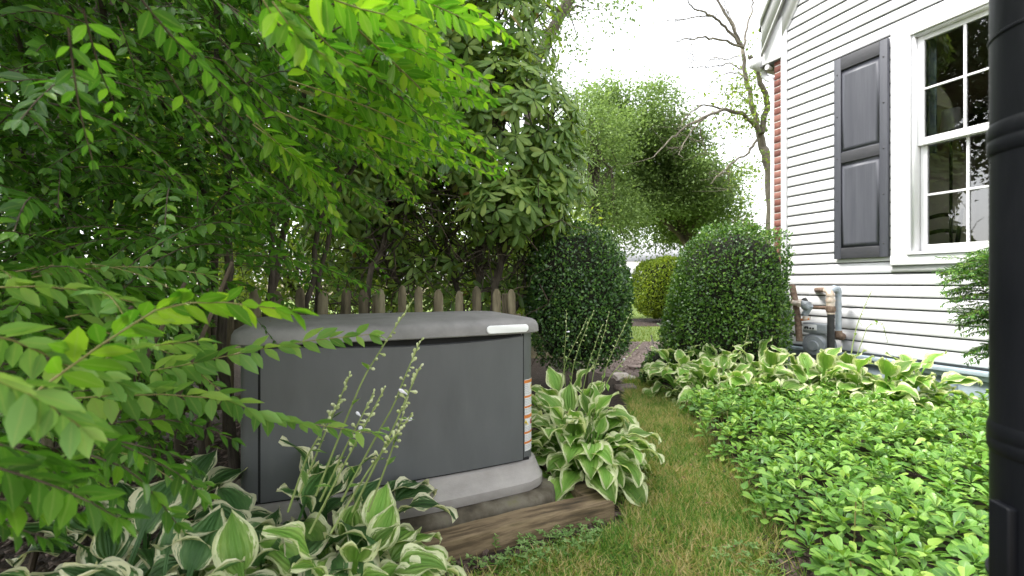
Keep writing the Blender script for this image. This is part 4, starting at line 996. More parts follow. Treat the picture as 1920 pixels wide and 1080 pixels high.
# ------------------------------------------------------------------ clipped shrubs
def clipped(name, label, cat, c, rad, ex, n, ls, mat, lean=0, bump=.06, group=None, flat=0, trunk=True, tap=0):
    c = np.array(c, float); base = Vector((c[0], c[1], 0)); t = thing(name, label, cat, base, group)
    def env(d, k=1.0):
        e = (np.abs(d[:, 0]/rad[0])**ex+np.abs(d[:, 1]/rad[1])**ex+np.abs(d[:, 2]/rad[2])**ex)**(-1/ex)
        p = d*(e*k)[:, None]
        p = p*(1+bump*wob(p, 3.2/np.mean(rad)*.5, 1.3)+bump*.6*wob(p, 9/np.mean(rad)*.5, 4.1))[:, None]
        p[:, 0] = p[:, 0]*(1-tap*p[:, 2])+lean*p[:, 2]
        return p+c
    d = rand_dirs(n); depth = 1-np.abs(rng.normal(size=n))*.065+rng.uniform(0, .02, n)
    o = env(d, depth)
    stray = rng.random(n) < .03; o[stray] += d[stray]*rng.uniform(.01, .06, (stray.sum(), 1))
    keep = o[:, 2] > .03; o, d = o[keep], d[keep]; n = len(o)
    ld = nrm(d*.55+rand_dirs(n)*.85+np.array([0, 0, .35])); nn = d*.8+rand_dirs(n)*.7+np.array([0, 0, .3])
    scatter('foliage', T_BOX, o, frames(ld, nn), ls*rng.uniform(.6, 1.3, n), mat, t)
    # stray new shoots that escaped the shears
    so, sd_, ss = [], [], []; mbs = MB()
    for _ in range(int(n/330)):
        e = nrm(rng.normal(size=3)+np.array([0, -.3, .7])); b0 = env(e[None], np.array([.95]))[0]
        if b0[2] < .2: continue
        g_ = nrm(e*.6+rng.normal(size=3)*.5+np.array([0, 0, .5])); ll = ls*rng.uniform(1.5, 4.0); mbs.tube([b0, b0+g_*ll*.6, b0+g_*ll], .0012, 4, False)
        for k_ in range(7):
            so.append(b0+g_*ll*(.2+.8*k_/6)); sd_.append(g_*.6+rng.normal(size=3)*.6); ss.append(ls*rng.uniform(.7, 1.1)*(1.1-.5*k_/6))
    if so:
        scatter('stray_shoot', T_BOX, so, frames(np.array(sd_), rand_dirs(len(so))+np.array([0, 0, .6])), np.array(ss), M['golden'] if mat is M['golden'] else M['box_light'], t)
        mbs.build('twig', M['twig'], t, kind='stuff')
    # the dense twiggy inside of the shrub
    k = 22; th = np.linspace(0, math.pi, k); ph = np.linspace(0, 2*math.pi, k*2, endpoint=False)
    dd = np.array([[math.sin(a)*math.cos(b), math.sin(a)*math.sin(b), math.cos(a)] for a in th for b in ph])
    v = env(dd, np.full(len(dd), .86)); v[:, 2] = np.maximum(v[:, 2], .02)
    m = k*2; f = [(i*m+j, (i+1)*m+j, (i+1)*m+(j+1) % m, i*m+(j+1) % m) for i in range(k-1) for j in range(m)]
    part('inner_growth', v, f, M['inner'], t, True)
    if trunk: 
        for q in range(3): MB().tube([[c[0]+.06*math.cos(q*2), c[1]+.06*math.sin(q*2), -.02], [c[0]+.1*math.cos(q*2), c[1]+.1*math.sin(q*2), max(.2, c[2]-rad[2]*.5)]], .02, 6).build('stem', M['bark'], t)
    return t
clipped('boxwood', 'dark glossy clipped shrub standing between the generator and the path', 'shrub', (.605, 4.15, .86), (.475, .46, .68), 2.3, 18000, .030, M['box'], bump=.085)
clipped('holly', 'tall clipped evergreen shrub with a flat top at the corner of the house', 'shrub', (2.12, 4.55, .77), (.485, .52, .80), 3.8, 23000, .032, M['box_light'], lean=.15, tap=.16, bump=.075)
clipped('golden_shrub', 'rounded yellow green clipped shrub beyond the path', 'shrub', (4.15, 11.6, .86), (1.05, .9, .76), 2.9, 30000, .052, M['golden'])
# small evergreen sprouts at the foot of the tall shrub
for x, y, r, l in ((1.50, 4.62, .16, 'low sprouting evergreen at the foot of the tall clipped shrub, by the pale plume'), (1.36, 4.42, .10, 'small seedling shrub at the edge of the path mulch')):
    clipped('low_shrub', l, 'shrub', (x, y, r*.9), (r, r, r), 2, 1100, .03, M['box_light'], bump=.2, trunk=False)

# ------------------------------------------------------------------ generic trees
def limb(mb, p0, p1, r0, r1, sag=.0, n=7, jit=.04, sides=7):
    p0, p1 = np.array(p0, float), np.array(p1, float); t = np.linspace(0, 1, n)[:, None]; ln = np.linalg.norm(p1-p0)
    pts = p0+(p1-p0)*t; pts[:, 2] += sag*ln*np.sin(t[:, 0]*math.pi)
    pts[1:-1] += rng.normal(size=(n-2, 3))*jit*ln*.5
    mb.tube(pts, np.linspace(r0, r1, n), sides, False); return pts
def tree(name, label, base, trunk_pts, trunk_r, ells, nclump, nleaf, ls, spread, mat, bark='bark', group=None, shell=.55, nlimb=14, cat='tree', hang=.1, tpl=None):
    base = Vector(base); t = thing(name, label, cat, base, group)
    tp = np.array(trunk_pts, float)
    mb = MB(); mb.tube(tp, np.linspace(trunk_r, trunk_r*.45, len(tp)), 10).build('trunk', M[bark], t, smooth=True)
    C_, w = [], np.array([a*b*c for (_, (a, b, c)) in ells]); w = w/w.sum()
    for (c, r), q in zip(ells, w):
        m = max(2, int(nclump*q)); d = rand_dirs(m); rr = rng.uniform(shell, 1, m)**.6
        C_.append(np.array(c)+d*np.array(r)*rr[:, None])
    C_ = np.concatenate(C_)
    mb = MB()
    for i in rng.choice(len(C_), min(nlimb, len(C_)), False):
        k = rng.uniform(.4, .98); s = np.array([np.interp(k*(len(tp)-1), range(len(tp)), tp[:, j]) for j in range(3)])
        pts = limb(mb, s, C_[i], trunk_r*.34, trunk_r*.06, .12)
        for _ in range(3):
            j = C_[rng.integers(len(C_))]; a = pts[rng.integers(2, 6)]
            if np.linalg.norm(j-a) < 2.2*spread*3: limb(mb, a, j, trunk_r*.12, trunk_r*.03, .05, 5, sides=5)
    mb.build('limb', M[bark], t, smooth=True, kind='stuff')
    per = nleaf//len(C_)
    o = np.repeat(C_, per, 0); n = len(o); off = rng.normal(size=(n, 3))*spread*np.array([1, 1, .62]); o = o+off
    ld = nrm(off/spread*.6+rand_dirs(n)+np.array([0, 0, -hang])); nn = rand_dirs(n)*.7+np.array([0, 0, 1.])
    scatter('crown', tpl or T_BOX, o, frames(ld, nn), ls*rng.uniform(.6, 1.35, n), mat, t)
    return t
# ------------------------------------------------------------------ background trees and bushes
tree('green_tree', 'broad green tree behind the round shrub, low boughs over the lawn', (6.6, 16, 0), [(6.6, 16, 0), (6.5, 16, 1.6), (6.0, 16.1, 3.0), (5.4, 16, 5.5)], .22,
     [((4.6, 16, 6.0), (1.7, 1.8, 2.0)), ((3.4, 15.5, 5.6), (1.5, 1.6, 2.4)), ((6.1, 15.4, 4.4), (1.7, 1.5, 1.5)), ((5.3, 15.8, 4.9), (1.6, 1.4, 1.5)), ((6.9, 15.4, 3.5), (1.15, 1.2, .95)), ((3.5, 15.6, 3.9), (1.2, 1.2, 1.2)), ((4.2, 15.8, 3.7), (1.9, 1.5, 1.0))], 230, 90000, .10, .28, M['tree_leaf'], group='trees beyond the shrubs', nlimb=30, shell=.3)
tree('dark_tree', 'darker tree with a spreading crown behind the broad green one', (8.2, 18.5, 0), [(8.2, 18.5, 0), (7.8, 18.5, 2), (7.0, 18.5, 4.5)], .2,
     [((7.0, 18.5, 4.6), (1.9, 1.6, 1.7)), ((5.9, 18.2, 3.4), (2.4, 1.5, .9))], 90, 34000, .11, .42, M['tree_leaf_dark'], group='trees beyond the shrubs', nlimb=22)
tree('pale_tree', 'pale feathery tree just behind the rhododendron', (2.1, 12.5, 0), [(2.1, 12.5, 0), (2.2, 12.4, 2.5), (2.4, 12.5, 5.0)], .15,
     [((2.35, 12.5, 4.2), (.9, 1, 1.5)), ((2.05, 12.5, 5.5), (.75, .8, 1.1)), ((2.6, 12.4, 2.6), (1.0, 1, .9))], 80, 20000, .075, .32, M['tree_leaf'], group='trees beyond the shrubs')
tree('tall_tree', 'tall thin leaved tree whose limb leans out above the rhododendron', (.2, 9.5, 0), [(.2, 9.5, 0), (.25, 9.5, 3), (.5, 9.4, 5.6), (1.5, 9.3, 7.4), (2.6, 9.2, 9)], .17,
     [((1.15, 9.4, 5.6), (.6, .7, .8)), ((1.9, 9.3, 7.4), (1.0, .8, .9)), ((.2, 9.5, 6.5), (1.0, 1, 1.5))], 60, 4200, .075, .3, M['tree_leaf'], bark='bark_pale', group='trees beyond the shrubs', nlimb=10)
tree('purple_bush', 'dark purple leaved bush far off beside the house corner', (11.4, 24, 0), [(11.4, 24, 0), (11.4, 24, 2)], .15,
     [((11.6, 24, 2.6), (1.5, 1.3, 1.5))], 40, 9000, .16, .45, M['purple_leaf'], cat='bush')
tree('far_tree', 'rounded dark tree rising behind the white house across the road', (17.5, 48, 0), [(17.5, 48, 0), (17.5, 48, 3)], .3, [((17.2, 48, 4.2), (2.6, 2, 2.0))], 40, 9000, .3, .7, M['tree_leaf_dark'], group='far trees across the road')
tree('far_tree', 'purple tree behind the yellow green clipped shrub, far off', (20.5, 50, 0), [(20.5, 50, 0), (20.5, 50, 3)], .3, [((20.3, 50, 3.2), (2.6, 2, 1.9))], 40, 8000, .3, .7, M['purple_leaf'], group='far trees across the road')
tree('far_tree', 'low pale tree beside the white house across the road', (13.2, 55, 0), [(13.2, 55, 0), (13.2, 55, 2)], .3, [((13.0, 55, 3.6), (2.0, 2, 2.4))], 30, 6000, .3, .7, M['bush_back'], group='far trees across the road')
for x, l in ((-38, 'distant leafy tree behind the overgrown hedge'), (-20, 'distant tree behind the bushes beyond the picket fence'), (2, 'distant tree in line with the rhododendron')):
    if 1:
        tree('far_tree', l, (x, 60, 0), [(x, 60, 0), (x, 60, 5)], .4, [((x, 60, 6.5), (7, 4, 5))], 50, 7000, .6, 1.4, M['tree_leaf'], group='trees of the distant belt')

def bare_tree():
    Y = 12.5; b = Vector(P(1447, 530+F/Y, Y)); b.z = 0
    t = thing('bare_tree', 'nearly bare tree with sparse yellow green leaves by the house corner', 'tree', b)
    def lim(pts, r0, r1, nm='limb', dy=0.0):
        k = len(pts); q = np.array([np.array(P(x, y, Y+dy*i/(k-1)+(.12*math.sin(i*2+x) if 0 < i else 0))) for i, (x, y) in enumerate(pts)])
        u = np.linspace(0, k-1, k*4); q = np.stack([np.interp(u, range(k), q[:, j]) for j in range(3)], 1); q[1:-1] += rng.normal(size=(len(q)-2, 3))*.015
        MB().tube(q, np.linspace(r0, r1, len(q)), 8).build(nm, M['bark_pale'], t, smooth=True); return q
    tr = lim([(1447, 600), (1447, 450), (1446, 370), (1443, 320), (1432, 280), (1424, 248)], .15, .10, 'trunk')
    A = []
    A.append(lim([(1424, 250), (1410, 200), (1400, 150), (1393, 100), (1388, 80), (1372, 45), (1345, 0), (1330, -30)], .075, .02, dy=.4))
    A.append(lim([(1428, 250), (1438, 200), (1432, 165), (1418, 130), (1405, 105)], .085, .055, dy=-.4))
    A.append(lim([(1393, 90), (1399, 60), (1410, 15), (1412, -10)], .035, .015, dy=.5))
    A.append(lim([(1390, 85), (1362, 52), (1330, 28), (1300, 15), (1280, -10)], .04, .012, dy=-1))
    A.append(lim([(1392, 88), (1355, 75), (1320, 70), (1285, 74), (1268, 78)], .035, .008, dy=-1.5))
    A.append(lim([(1340, 32), (1310, 30), (1260, 38), (1225, 42)], .022, .006, dy=-.8))
    A.append(lim([(1296, 78), (1298, 100), (1297, 128)], .014, .006))
    A.append(lim([(1390, 130), (1370, 118), (1340, 124), (1300, 126), (1275, 130)], .022, .007, dy=.9))
    A.append(lim([(1420, 240), (1390, 212), (1360, 205), (1330, 215), (1290, 235), (1255, 262), (1225, 295)], .06, .012, dy=-2))
    A.append(lim([(1360, 205), (1320, 195), (1290, 215), (1270, 240)], .03, .008, dy=-1))
    A.append(lim([(1330, 215), (1300, 240), (1280, 275), (1272, 290)], .028, .008, dy=-1.2))
    A.append(lim([(1312, 240), (1318, 270), (1328, 290)], .02, .006))
    A.append(lim([(1420, 262), (1400, 290), (1375, 305), (1350, 325), (1332, 345)], .04, .01, dy=-1.2))
    A.append(lim([(1372, 305), (1366, 330), (1368, 355)], .018, .006))
    A.append(lim([(1340, 215), (1352, 250), (1358, 285)], .015, .005))
    A.append(lim([(1405, 150), (1380, 135), (1350, 140), (1325, 165)], .025, .007, dy=1))
    A.append(lim([(1408, 195), (1380, 170), (1365, 180), (1345, 200)], .02, .007, dy=.7))
    A.append(lim([(1385, 105), (1360, 112), (1330, 105), (1320, 118)], .018, .006, dy=.6))
    A.append(lim([(1380, 60), (1365, 20), (1352, -10)], .016, .006, dy=.6))
    tw = MB(); O = []
    for q in A:
        for _ in range(9):
            i = rng.integers(len(q)//3, len(q)); p = q[i]; d = rng.normal(size=3)*np.array([.3, .3, .18])+np.array([-.08, 0, .05])
            pp = limb(tw, p, p+d*1.3, .008, .003, .0, 4, .1, 4)
            if rng.random() < .5:
                for _ in range(2): limb(tw, pp[2], pp[2]+rng.normal(size=3)*.2, .004, .002, 0, 3, .1, 4)
    tw.build('twig', M['bark_pale'], t, kind='stuff')
    # sparse leaves round the middle of the tree
    L_ = []
    for (x, y, r, m) in ((1400, 150, 28, 260), (1385, 180, 35, 330), (1420, 200, 30, 320), (1370, 220, 30, 200), (1405, 230, 28, 220), (1440, 230, 22, 160), (1345, 170, 30, 120), (1420, 300, 20, 90), (1380, 330, 24, 60), (1400, 90, 20, 50), (1440, 310, 24, 160), (1410, 370, 26, 70)):
        c = np.array(P(x, y, Y)); L_.append(c+rng.normal(size=(m, 3))*np.array([r*Y/F*.55, .5, r*Y/F*.55]))
    O = np.concatenate(L_); n = len(O)
    scatter('leaf_cover', T_BOX, O, frames(rand_dirs(n)+np.array([0, 0, -.4]), rand_dirs(n)+np.array([0, 0, 1.])), .10*rng.uniform(.5, 1.2, n), M['bush_back'], t)
bare_tree()

# loose bushes of the neighbouring garden, seen through the gaps behind the fence
BB = [(-5.6, 8.0, 1.6, 1.5, 1.9, 'loose bush behind the fence, farthest along it'), (-3.4, 7.2, 1.5, 1.3, 1.5, 'yellow green bush behind the fence in line with the leafy sprigs'), (-1.6, 7.4, 1.3, 1.2, 1.35, 'sunlit bush behind the picket fence above the generator lid'), (.1, 7.0, 1.0, 1.0, 1.2, 'yellow green bush behind the rhododendron stems'), (-7.5, 6.2, 1.8, 1.6, 2.4, 'tall loose bush beyond the hedge at the side')]
for x, y, rx, ry, rz, l in BB:
    tree('back_bush', l, (x, y, 0), [(x, y, 0), (x, y, rz)], .05, [((x, y, rz*.95), (rx, ry, rz))], 60, 8000, .085, .24, M['bush_back'], group='bushes of the garden behind the fence', cat='bush', nlimb=20, shell=.2)
for x, y, l in ((-5.2, 8.8, 'tall yellow green tree glimpsed through the hedge'), (-2.4, 9.2, 'tall pale tree glimpsed over the bushes behind the fence'), (-8.2, 9.6, 'farthest tree glimpsed through the hedge, beyond its thick stems')):
    tree('back_tree', l, (x, y, 0), [(x, y, 0), (x, y, 2), (x+.2, y, 4.5)], .12, [((x, y, 3.4), (2.0, 1.2, 1.3)), ((x+.2, y, 5.6), (2.0, 1.2, 1.7))], 110, 24000, .12, .36, M['bush_back'], group='trees of the garden behind the fence', nlimb=16, shell=.2)
# the big tree beyond the hedge (its limbs show in the window's reflection)
tree('shade_tree', 'large dark tree rising behind the hedge, seen between its leaves', (-4.6, 4.6, 0), [(-4.6, 4.6, 0), (-4.7, 4.6, 2.2), (-4.2, 4.7, 4.2), (-4.0, 4.6, 7)], .26,
     [((-4.2, 4.6, 5.4), (2.6, 2.4, 1.9)), ((-2.6, 4.4, 5.6), (1.8, 1.6, 1.2)), ((-6.2, 3.0, 4.8), (1.8, 2.2, 1.6)), ((-4.4, 1.0, 5.6), (1.7, 2, 1.4))], 120, 26000, .13, .36, M['shade_leaf'], nlimb=30, shell=.2)

# ------------------------------------------------------------------ rhododendron
def rhodo():
    b = Vector((-.25, 4.2, 0)); t = thing('rhododendron', 'tall rhododendron with whorled leathery leaves and dark stems above the fence', 'shrub', b)
    ells = [((-.10, 4.25, 2.35), (.78, .75, .78)), ((-.28, 4.3, 3.3), (.72, .7, .8)), ((-.75, 4.35, 2.5), (.75, .7, .9)), ((.33, 4.15, 1.95), (.38, .45, .52)), ((-1.45, 4.3, 2.1), (.75, .6, .85)), ((.0, 3.9, 1.62), (.5, .4, .28)), ((-.3, 4.3, 4.3), (.6, .7, .7))]
    stems = [[(-.34, 4.2, 0), (-.30, 4.2, .8), (-.33, 4.22, 1.4), (-.2, 4.25, 2.2), (-.15, 4.25, 3)], [(-.25, 4.15, 0), (-.16, 4.1, .9), (-.02, 4.05, 1.5), (.15, 4.1, 2.0)], [(-.42, 4.3, 0), (-.5, 4.3, .9), (-.75, 4.35, 1.7), (-.8, 4.35, 2.6)], [(-.95, 4.3, 0), (-1.0, 4.3, .8), (-1.3, 4.3, 1.5), (-1.5, 4.3, 2.2)], [(-.1, 4.3, 0), (.05, 4.25, .8), (.25, 4.2, 1.5), (.35, 4.2, 2.0)], [(-1.35, 4.1, 0), (-1.3, 4.1, 1.0), (-1.0, 4.15, 1.7), (-.9, 4.2, 2.3)]]
    for i, s in enumerate(stems):
        q = np.array(s, float); u = np.linspace(0, len(q)-1, 14); q = np.stack([np.interp(u, range(len(q)), q[:, j]) for j in range(3)], 1); q[1:-1] += rng.normal(size=(12, 3))*.012
        MB().tube(q, np.linspace(.05 if i < 2 else .032, .014, 14), 9).build('stem', M['bark'], t, smooth=True)
        stems[i] = q
    O, D, N_, S, tips = [], [], [], [], []
    for c, r in ells:
        vol = r[0]*r[2]
        for _ in range(int(480*vol)+25):
            d = nrm(rng.normal(size=3)+np.array([0, -.7, .15])); k = rng.uniform(.45, 1.04)**.5
            p = np.array(c)+d*np.array(r)*k; tips.append((p, nrm(d+np.array([0, -.15, .55]))))
    for _ in range(260):     # loose inner whorls low down, among the bare stems
        p = np.array([rng.uniform(-1.9, .3), rng.uniform(4.1, 4.9), rng.uniform(.8, 1.7)]); tips.append((p, nrm(rng.normal(size=3)+np.array([0, -.2, .6]))))
    mb = MB()
    for p, ax in tips:
        x = nrm(np.cross(ax, [.3, .5, .1])); y = np.cross(ax, x); m = rng.integers(6, 11); a0 = rng.uniform(0, 6)
        for k in range(m):
            a = a0+2*math.pi*k/m+rng.uniform(-.2, .2); el = math.radians(rng.uniform(-25, 32))
            d = (x*math.cos(a)+y*math.sin(a))*math.cos(el)+ax*math.sin(el)-np.array([0, 0, .22])
            O.append(p+d*.012); D.append(d); N_.append(ax+rng.normal(size=3)*.2); S.append(rng.uniform(.085, .145))
        s = stems[rng.integers(len(stems))]; q = s[rng.integers(5, 14)]
        if np.linalg.norm(q-p) < 1.0: limb(mb, q, p, .009, .0035, -.05, 5, .12, 4)
        else: limb(mb, p-ax*.25+rng.normal(size=3)*.04, p, .006, .0035, 0, 3, .1, 4)
    mb.build('branchwork', M['bark'], t, kind='stuff')
    O, D, N_, S = map(np.array, (O, D, N_, S)); R = frames(D, N_)
    yng = (rng.random(len(O)) < .08+.30*(O[:, 0] > .25)) & (O[:, 0] > -.2) & (O[:, 1] < 4.25)
    vis = (O[:, 1] < 4.1)
    split_leaves('leaf', T_RHODO, O[~yng], R[~yng], S[~yng], M['rhodo'], t, 220, vis[~yng])
    split_leaves('leaf', T_RHODO, O[yng], R[yng], S[yng], M['rhodo_young'], t, 80, vis[yng], 'bright_growth')
    # bare criss-cross twigs in the hollow under the crown
    mb = MB()
    for _ in range(230):
        p = np.array([rng.uniform(-2.0, .35), rng.uniform(3.7, 4.8), rng.uniform(.5, 1.75)]); d = rng.normal(size=3)*np.array([.3, .2, .3])
        limb(mb, p, p+d, .006, .002, .1, 5, .15, 4)
    mb.build('dead_twig', M['twig'], t, kind='stuff')
rhodo()

# ------------------------------------------------------------------ the hedge of arching sprays
def spray(pts, n, ls, O, D, N_, S, TW, tipw=.45, r=.0022, flat=1.0, jit=.15, roll=0.0):
    """opposite leaves along a drooping twig"""
    pts = np.asarray(pts, float); k = len(pts); u = np.linspace(0, k-1, max(8, k*3)); q = np.stack([np.interp(u, range(k), pts[:, j]) for j in range(3)], 1)
    if len(q) > 6:
        for _ in range(2): q[1:-1] = (q[:-2]+q[1:-1]*2+q[2:])/4
    TW.append((q, r)); tan = np.gradient(q, axis=0); up = np.array([0, 0, 1.])
    for i in range(n):
        f = .12+.88*i/(n-1); j = f*(len(q)-1); p = np.array([np.interp(j, range(len(q)), q[:, c]) for c in range(3)]); tt = nrm(tan[min(int(j), len(q)-1)])
        sd = nrm(np.cross(tt, up)+1e-6); nn = np.cross(sd, tt); nn = nn if nn[2] > 0 else -nn
        sd, nn = sd*math.cos(roll)+nn*math.sin(roll), nn*math.cos(roll)-sd*math.sin(roll)
        s = ls*(1-(1-tipw)*f**1.5)
        for sg in (-1, 1):
            d = sd*sg*(.95-.35*f)+tt*(.45+.5*f)+np.array([0, 0, -.25])+rng.normal(size=3)*jit
            O.append(p); D.append(d); N_.append(nn*flat+rng.normal(size=3)*.22); S.append(s*rng.uniform(.78, 1.15))
    O.append(q[-1]); D.append(tt+rng.normal(size=3)*.1); N_.append(up); S.append(ls*tipw)
def twigs(TW, name, mat, t):
    mb = MB()
    for q, r in TW:
        idx = np.linspace(0, len(q)-1, min(len(q), 7)).astype(int); mb.tube(q[idx], np.linspace(r, r*.5, len(idx)), 5, False)
    mb.build(name, mat, t, kind='stuff')
def hedge():
    b = Vector((-1.9, 2.1, 0)); t = thing('privet_hedge', 'overgrown hedge of arching leafy sprays hanging over the fence', 'hedge', b)
    for i in range(11):
        x = -2.7+i*.2; x0 = x+rng.uniform(-.15, .15); y0 = rng.uniform(2.0, 2.5)-.12*i*.3+.3
        q = [(x0, y0, 0), (x0+rng.uniform(-.1, .1), y0, .7), (x0+rng.uniform(-.2, .25), y0-.1, 1.4), (x0+rng.uniform(-.3, .4), y0-.25, 2.2), (x0+rng.uniform(-.3, .6), y0-.5, 3.0)]
        if i > 7: q = [(x0-.5, 2.9, 0), (x0-.45, 2.9, .9), (x0-.3, 2.8, 1.5), (x0, 2.6, 2.0), (x0+.3, 2.3, 2.4)]
        q = np.array(q, float); u = np.linspace(0, 4, 14); q = np.stack([np.interp(u, range(5), q[:, j]) for j in range(3)], 1); q[1:-1] += rng.normal(size=(12, 3))*.015
        MB().tube(q, np.linspace(rng.uniform(.016, .03), .008, 14), 8).build('stem', M['bark'], t, smooth=True)
    O, D, N_, S, TW = [], [], [], [], []
    def ok(p):
        x, y = pix(p)
        if p[1] < .75: return False
        if x < 400: return True
        if x < 620: return y < 470-(x-400)*.35
        return y < 300+(x-620)*.05 and x < 800+.25*y
    cnt = 0
    while cnt < 2100:
        p = np.array([rng.uniform(-3.3, -.05), rng.uniform(.95, 2.75), rng.uniform(.55, 3.5)])
        if not ok(p): continue
        if p[2] < 1.0 and (p[0] > -1.15-.3*(p[1] < 1.3)): continue
        if p[2] < .75 and rng.random() < .6: continue
        cnt += 1
        az = rng.normal()*.9-.55; L_ = rng.uniform(.28, .6)
        d = np.array([math.cos(az), math.sin(az), rng.uniform(-.25, .35)]); q = [p]
        for k in range(5):
            q.append(q[-1]+nrm(d)*L_/5); d = d+np.array([0, 0, -.22])
        if not ok(q[-1]): continue
        spray(q, int(L_/.036), rng.uniform(.048, .072), O, D, N_, S, TW, roll=rng.uniform(-.2, .9))
    A = list(map(np.array, (O, D, N_, S))); n0 = len(A[0])
    # deep inner leaves that close the hedge up
    m = 42000; p = np.stack([rng.uniform(-3.4, -.2, m*3), rng.uniform(1.5, 3.0, m*3), rng.uniform(.3, 3.7, m*3)], 1)
    keep = np.array([ok(q) for q in p]) & ~((p[:, 2] < 1.05) & (p[:, 0] > -1.25)); keep &= wob(p, 1.6, 2) > -.7; p = p[keep][:m]; m = len(p)
    scatter('inner_foliage', T_SIMPLE, p, frames(rand_dirs(m)+np.array([.5, -.4, -.4]), rand_dirs(m)*.8+np.array([0, 0, 1.])), .058*rng.uniform(.6, 1.2, m), M['privet'], t)
    # the hedge runs on unseen beside the camera, shading the low leaves
    m2 = 16000; p2 = np.stack([rng.uniform(-3.2, -1.15, m2), rng.uniform(-.8, 1.6, m2), rng.uniform(.9, 3.3, m2)], 1); x2 = 960+F*p2[:, 0]/np.maximum(p2[:, 1], .05)
    p2 = p2[((p2[:, 1] < .2) | (x2 < -60)) & (wob(p2, 1.6, 2) > -.6)]
    scatter('side_foliage', T_SIMPLE, p2, frames(rand_dirs(len(p2))+np.array([.5, -.2, -.4]), rand_dirs(len(p2))*.8+np.array([0, 0, 1.])), .06*rng.uniform(.6, 1.2, len(p2)), M['privet'], t)
    twigs(TW, 'twig', M['twig'], t)
    split_leaves('leaf', T_PRIVET, A[0], frames(A[1], A[2]), A[3], M['privet'], t, 100)
    # bright sprays at its outer edge, the backlight put into their leaf colour
    O, D, N_, S, TW = [], [], [], [], []
    U = [([(600, -30), (700, 30), (800, 85), (940, 165)], .95, 1.2, .062), ([(600, 10), (720, 70), (830, 118), (920, 185)], .95, 1.15, .06), ([(640, 90), (760, 135), (850, 180), (918, 192)], 1.05, 1.25, .055),
         ([(540, 150), (680, 195), (790, 245), (860, 285), (938, 320)], 1.0, 1.25, .056), ([(560, 200), (700, 250), (800, 285), (925, 330)], 1.1, 1.3, .052), ([(470, 250), (580, 300), (660, 350), (722, 388)], 1.25, 1.4, .05),
         ([(660, -60), (780, -5), (860, 30), (908, 55)], .8, 1.0, .062), ([(480, 20), (600, 90), (700, 150), (800, 200)], 1.1, 1.3, .05), ([(480, 300), (580, 350), (650, 385), (690, 415)], 1.4, 1.5, .05),
         ([(700, -40), (820, 0), (900, 20), (960, 75)], 1.1, 1.3, .055), ([(560, -40), (640, 10), (740, 30), (800, 60)], .7, .85, .064), ([(430, 120), (560, 210), (650, 260), (760, 300)], 1.2, 1.35, .05), ([(650, 150), (760, 200), (830, 235), (900, 262)], 1.2, 1.35, .05),
         ([(400, 480), (520, 478), (620, 505), (705, 545)], 1.3, 1.5, .048), ([(360, 430), (480, 455), (580, 485), (660, 525)], 1.5, 1.65, .05), ([(470, 340), (560, 400), (630, 430), (690, 470)], 1.5, 1.65, .048), ([(250, -20), (330, 80), (410, 150), (472, 208)], .62, .8, .045), ([(300, 20), (380, 110), (440, 180), (500, 240)], 1.1, 1.25, .045)]
    O2, D2, N2, S2, TW2 = [], [], [], [], []; bright = (O, D, N_, S, TW)
    for pts, Y0, Y1, ls in U:
        O, D, N_, S, TW = bright if pts[0][0] >= 540 else (O2, D2, N2, S2, TW2)
        k = len(pts); q = [P(x, y, Y0+(Y1-Y0)*i/(k-1)) for i, (x, y) in enumerate(pts)]
        ln = sum((q[i+1]-q[i]).length for i in range(k-1)); spray(q, int(ln/.027)+4, ls*.95, O, D, N_, S, TW, .5, .0018, jit=.22, roll=rng.uniform(.1, .7))
        for _ in range(4):      # side sprays beside each
            off = np.array([rng.uniform(-.22, .0), rng.uniform(-.05, .35), rng.uniform(-.12, .10)]); q2 = [np.array(a)*1.0+off*(.6+.4*i) for i, a in enumerate(q)][:-1 if rng.random() < .5 else None]
            if len(q2) > 2: spray(q2, int(ln/.028), ls*rng.uniform(.75, 1.0), O, D, N_, S, TW, .5, .0016, jit=.25, roll=rng.uniform(-.2, .8))
    O, D, N_, S, TW = bright
    A = list(map(np.array, (O2, D2, N2, S2))); twigs(TW2, 'twig', M['twig'], t)
    split_leaves('leaf', T_PRIVET, A[0], frames(A[1], A[2]), A[3], M['privet'], t, 120, None, 'outer_foliage')
    A = list(map(np.array, (O, D, N_, S)))
    twigs(TW, 'outer_twig', M['green_twig'], t)
    split_leaves('leaf', T_PRIVET, A[0], frames(A[1], A[2]), A[3], M['privet_backlit'], t, 180, None, 'bright_growth')
hedge()
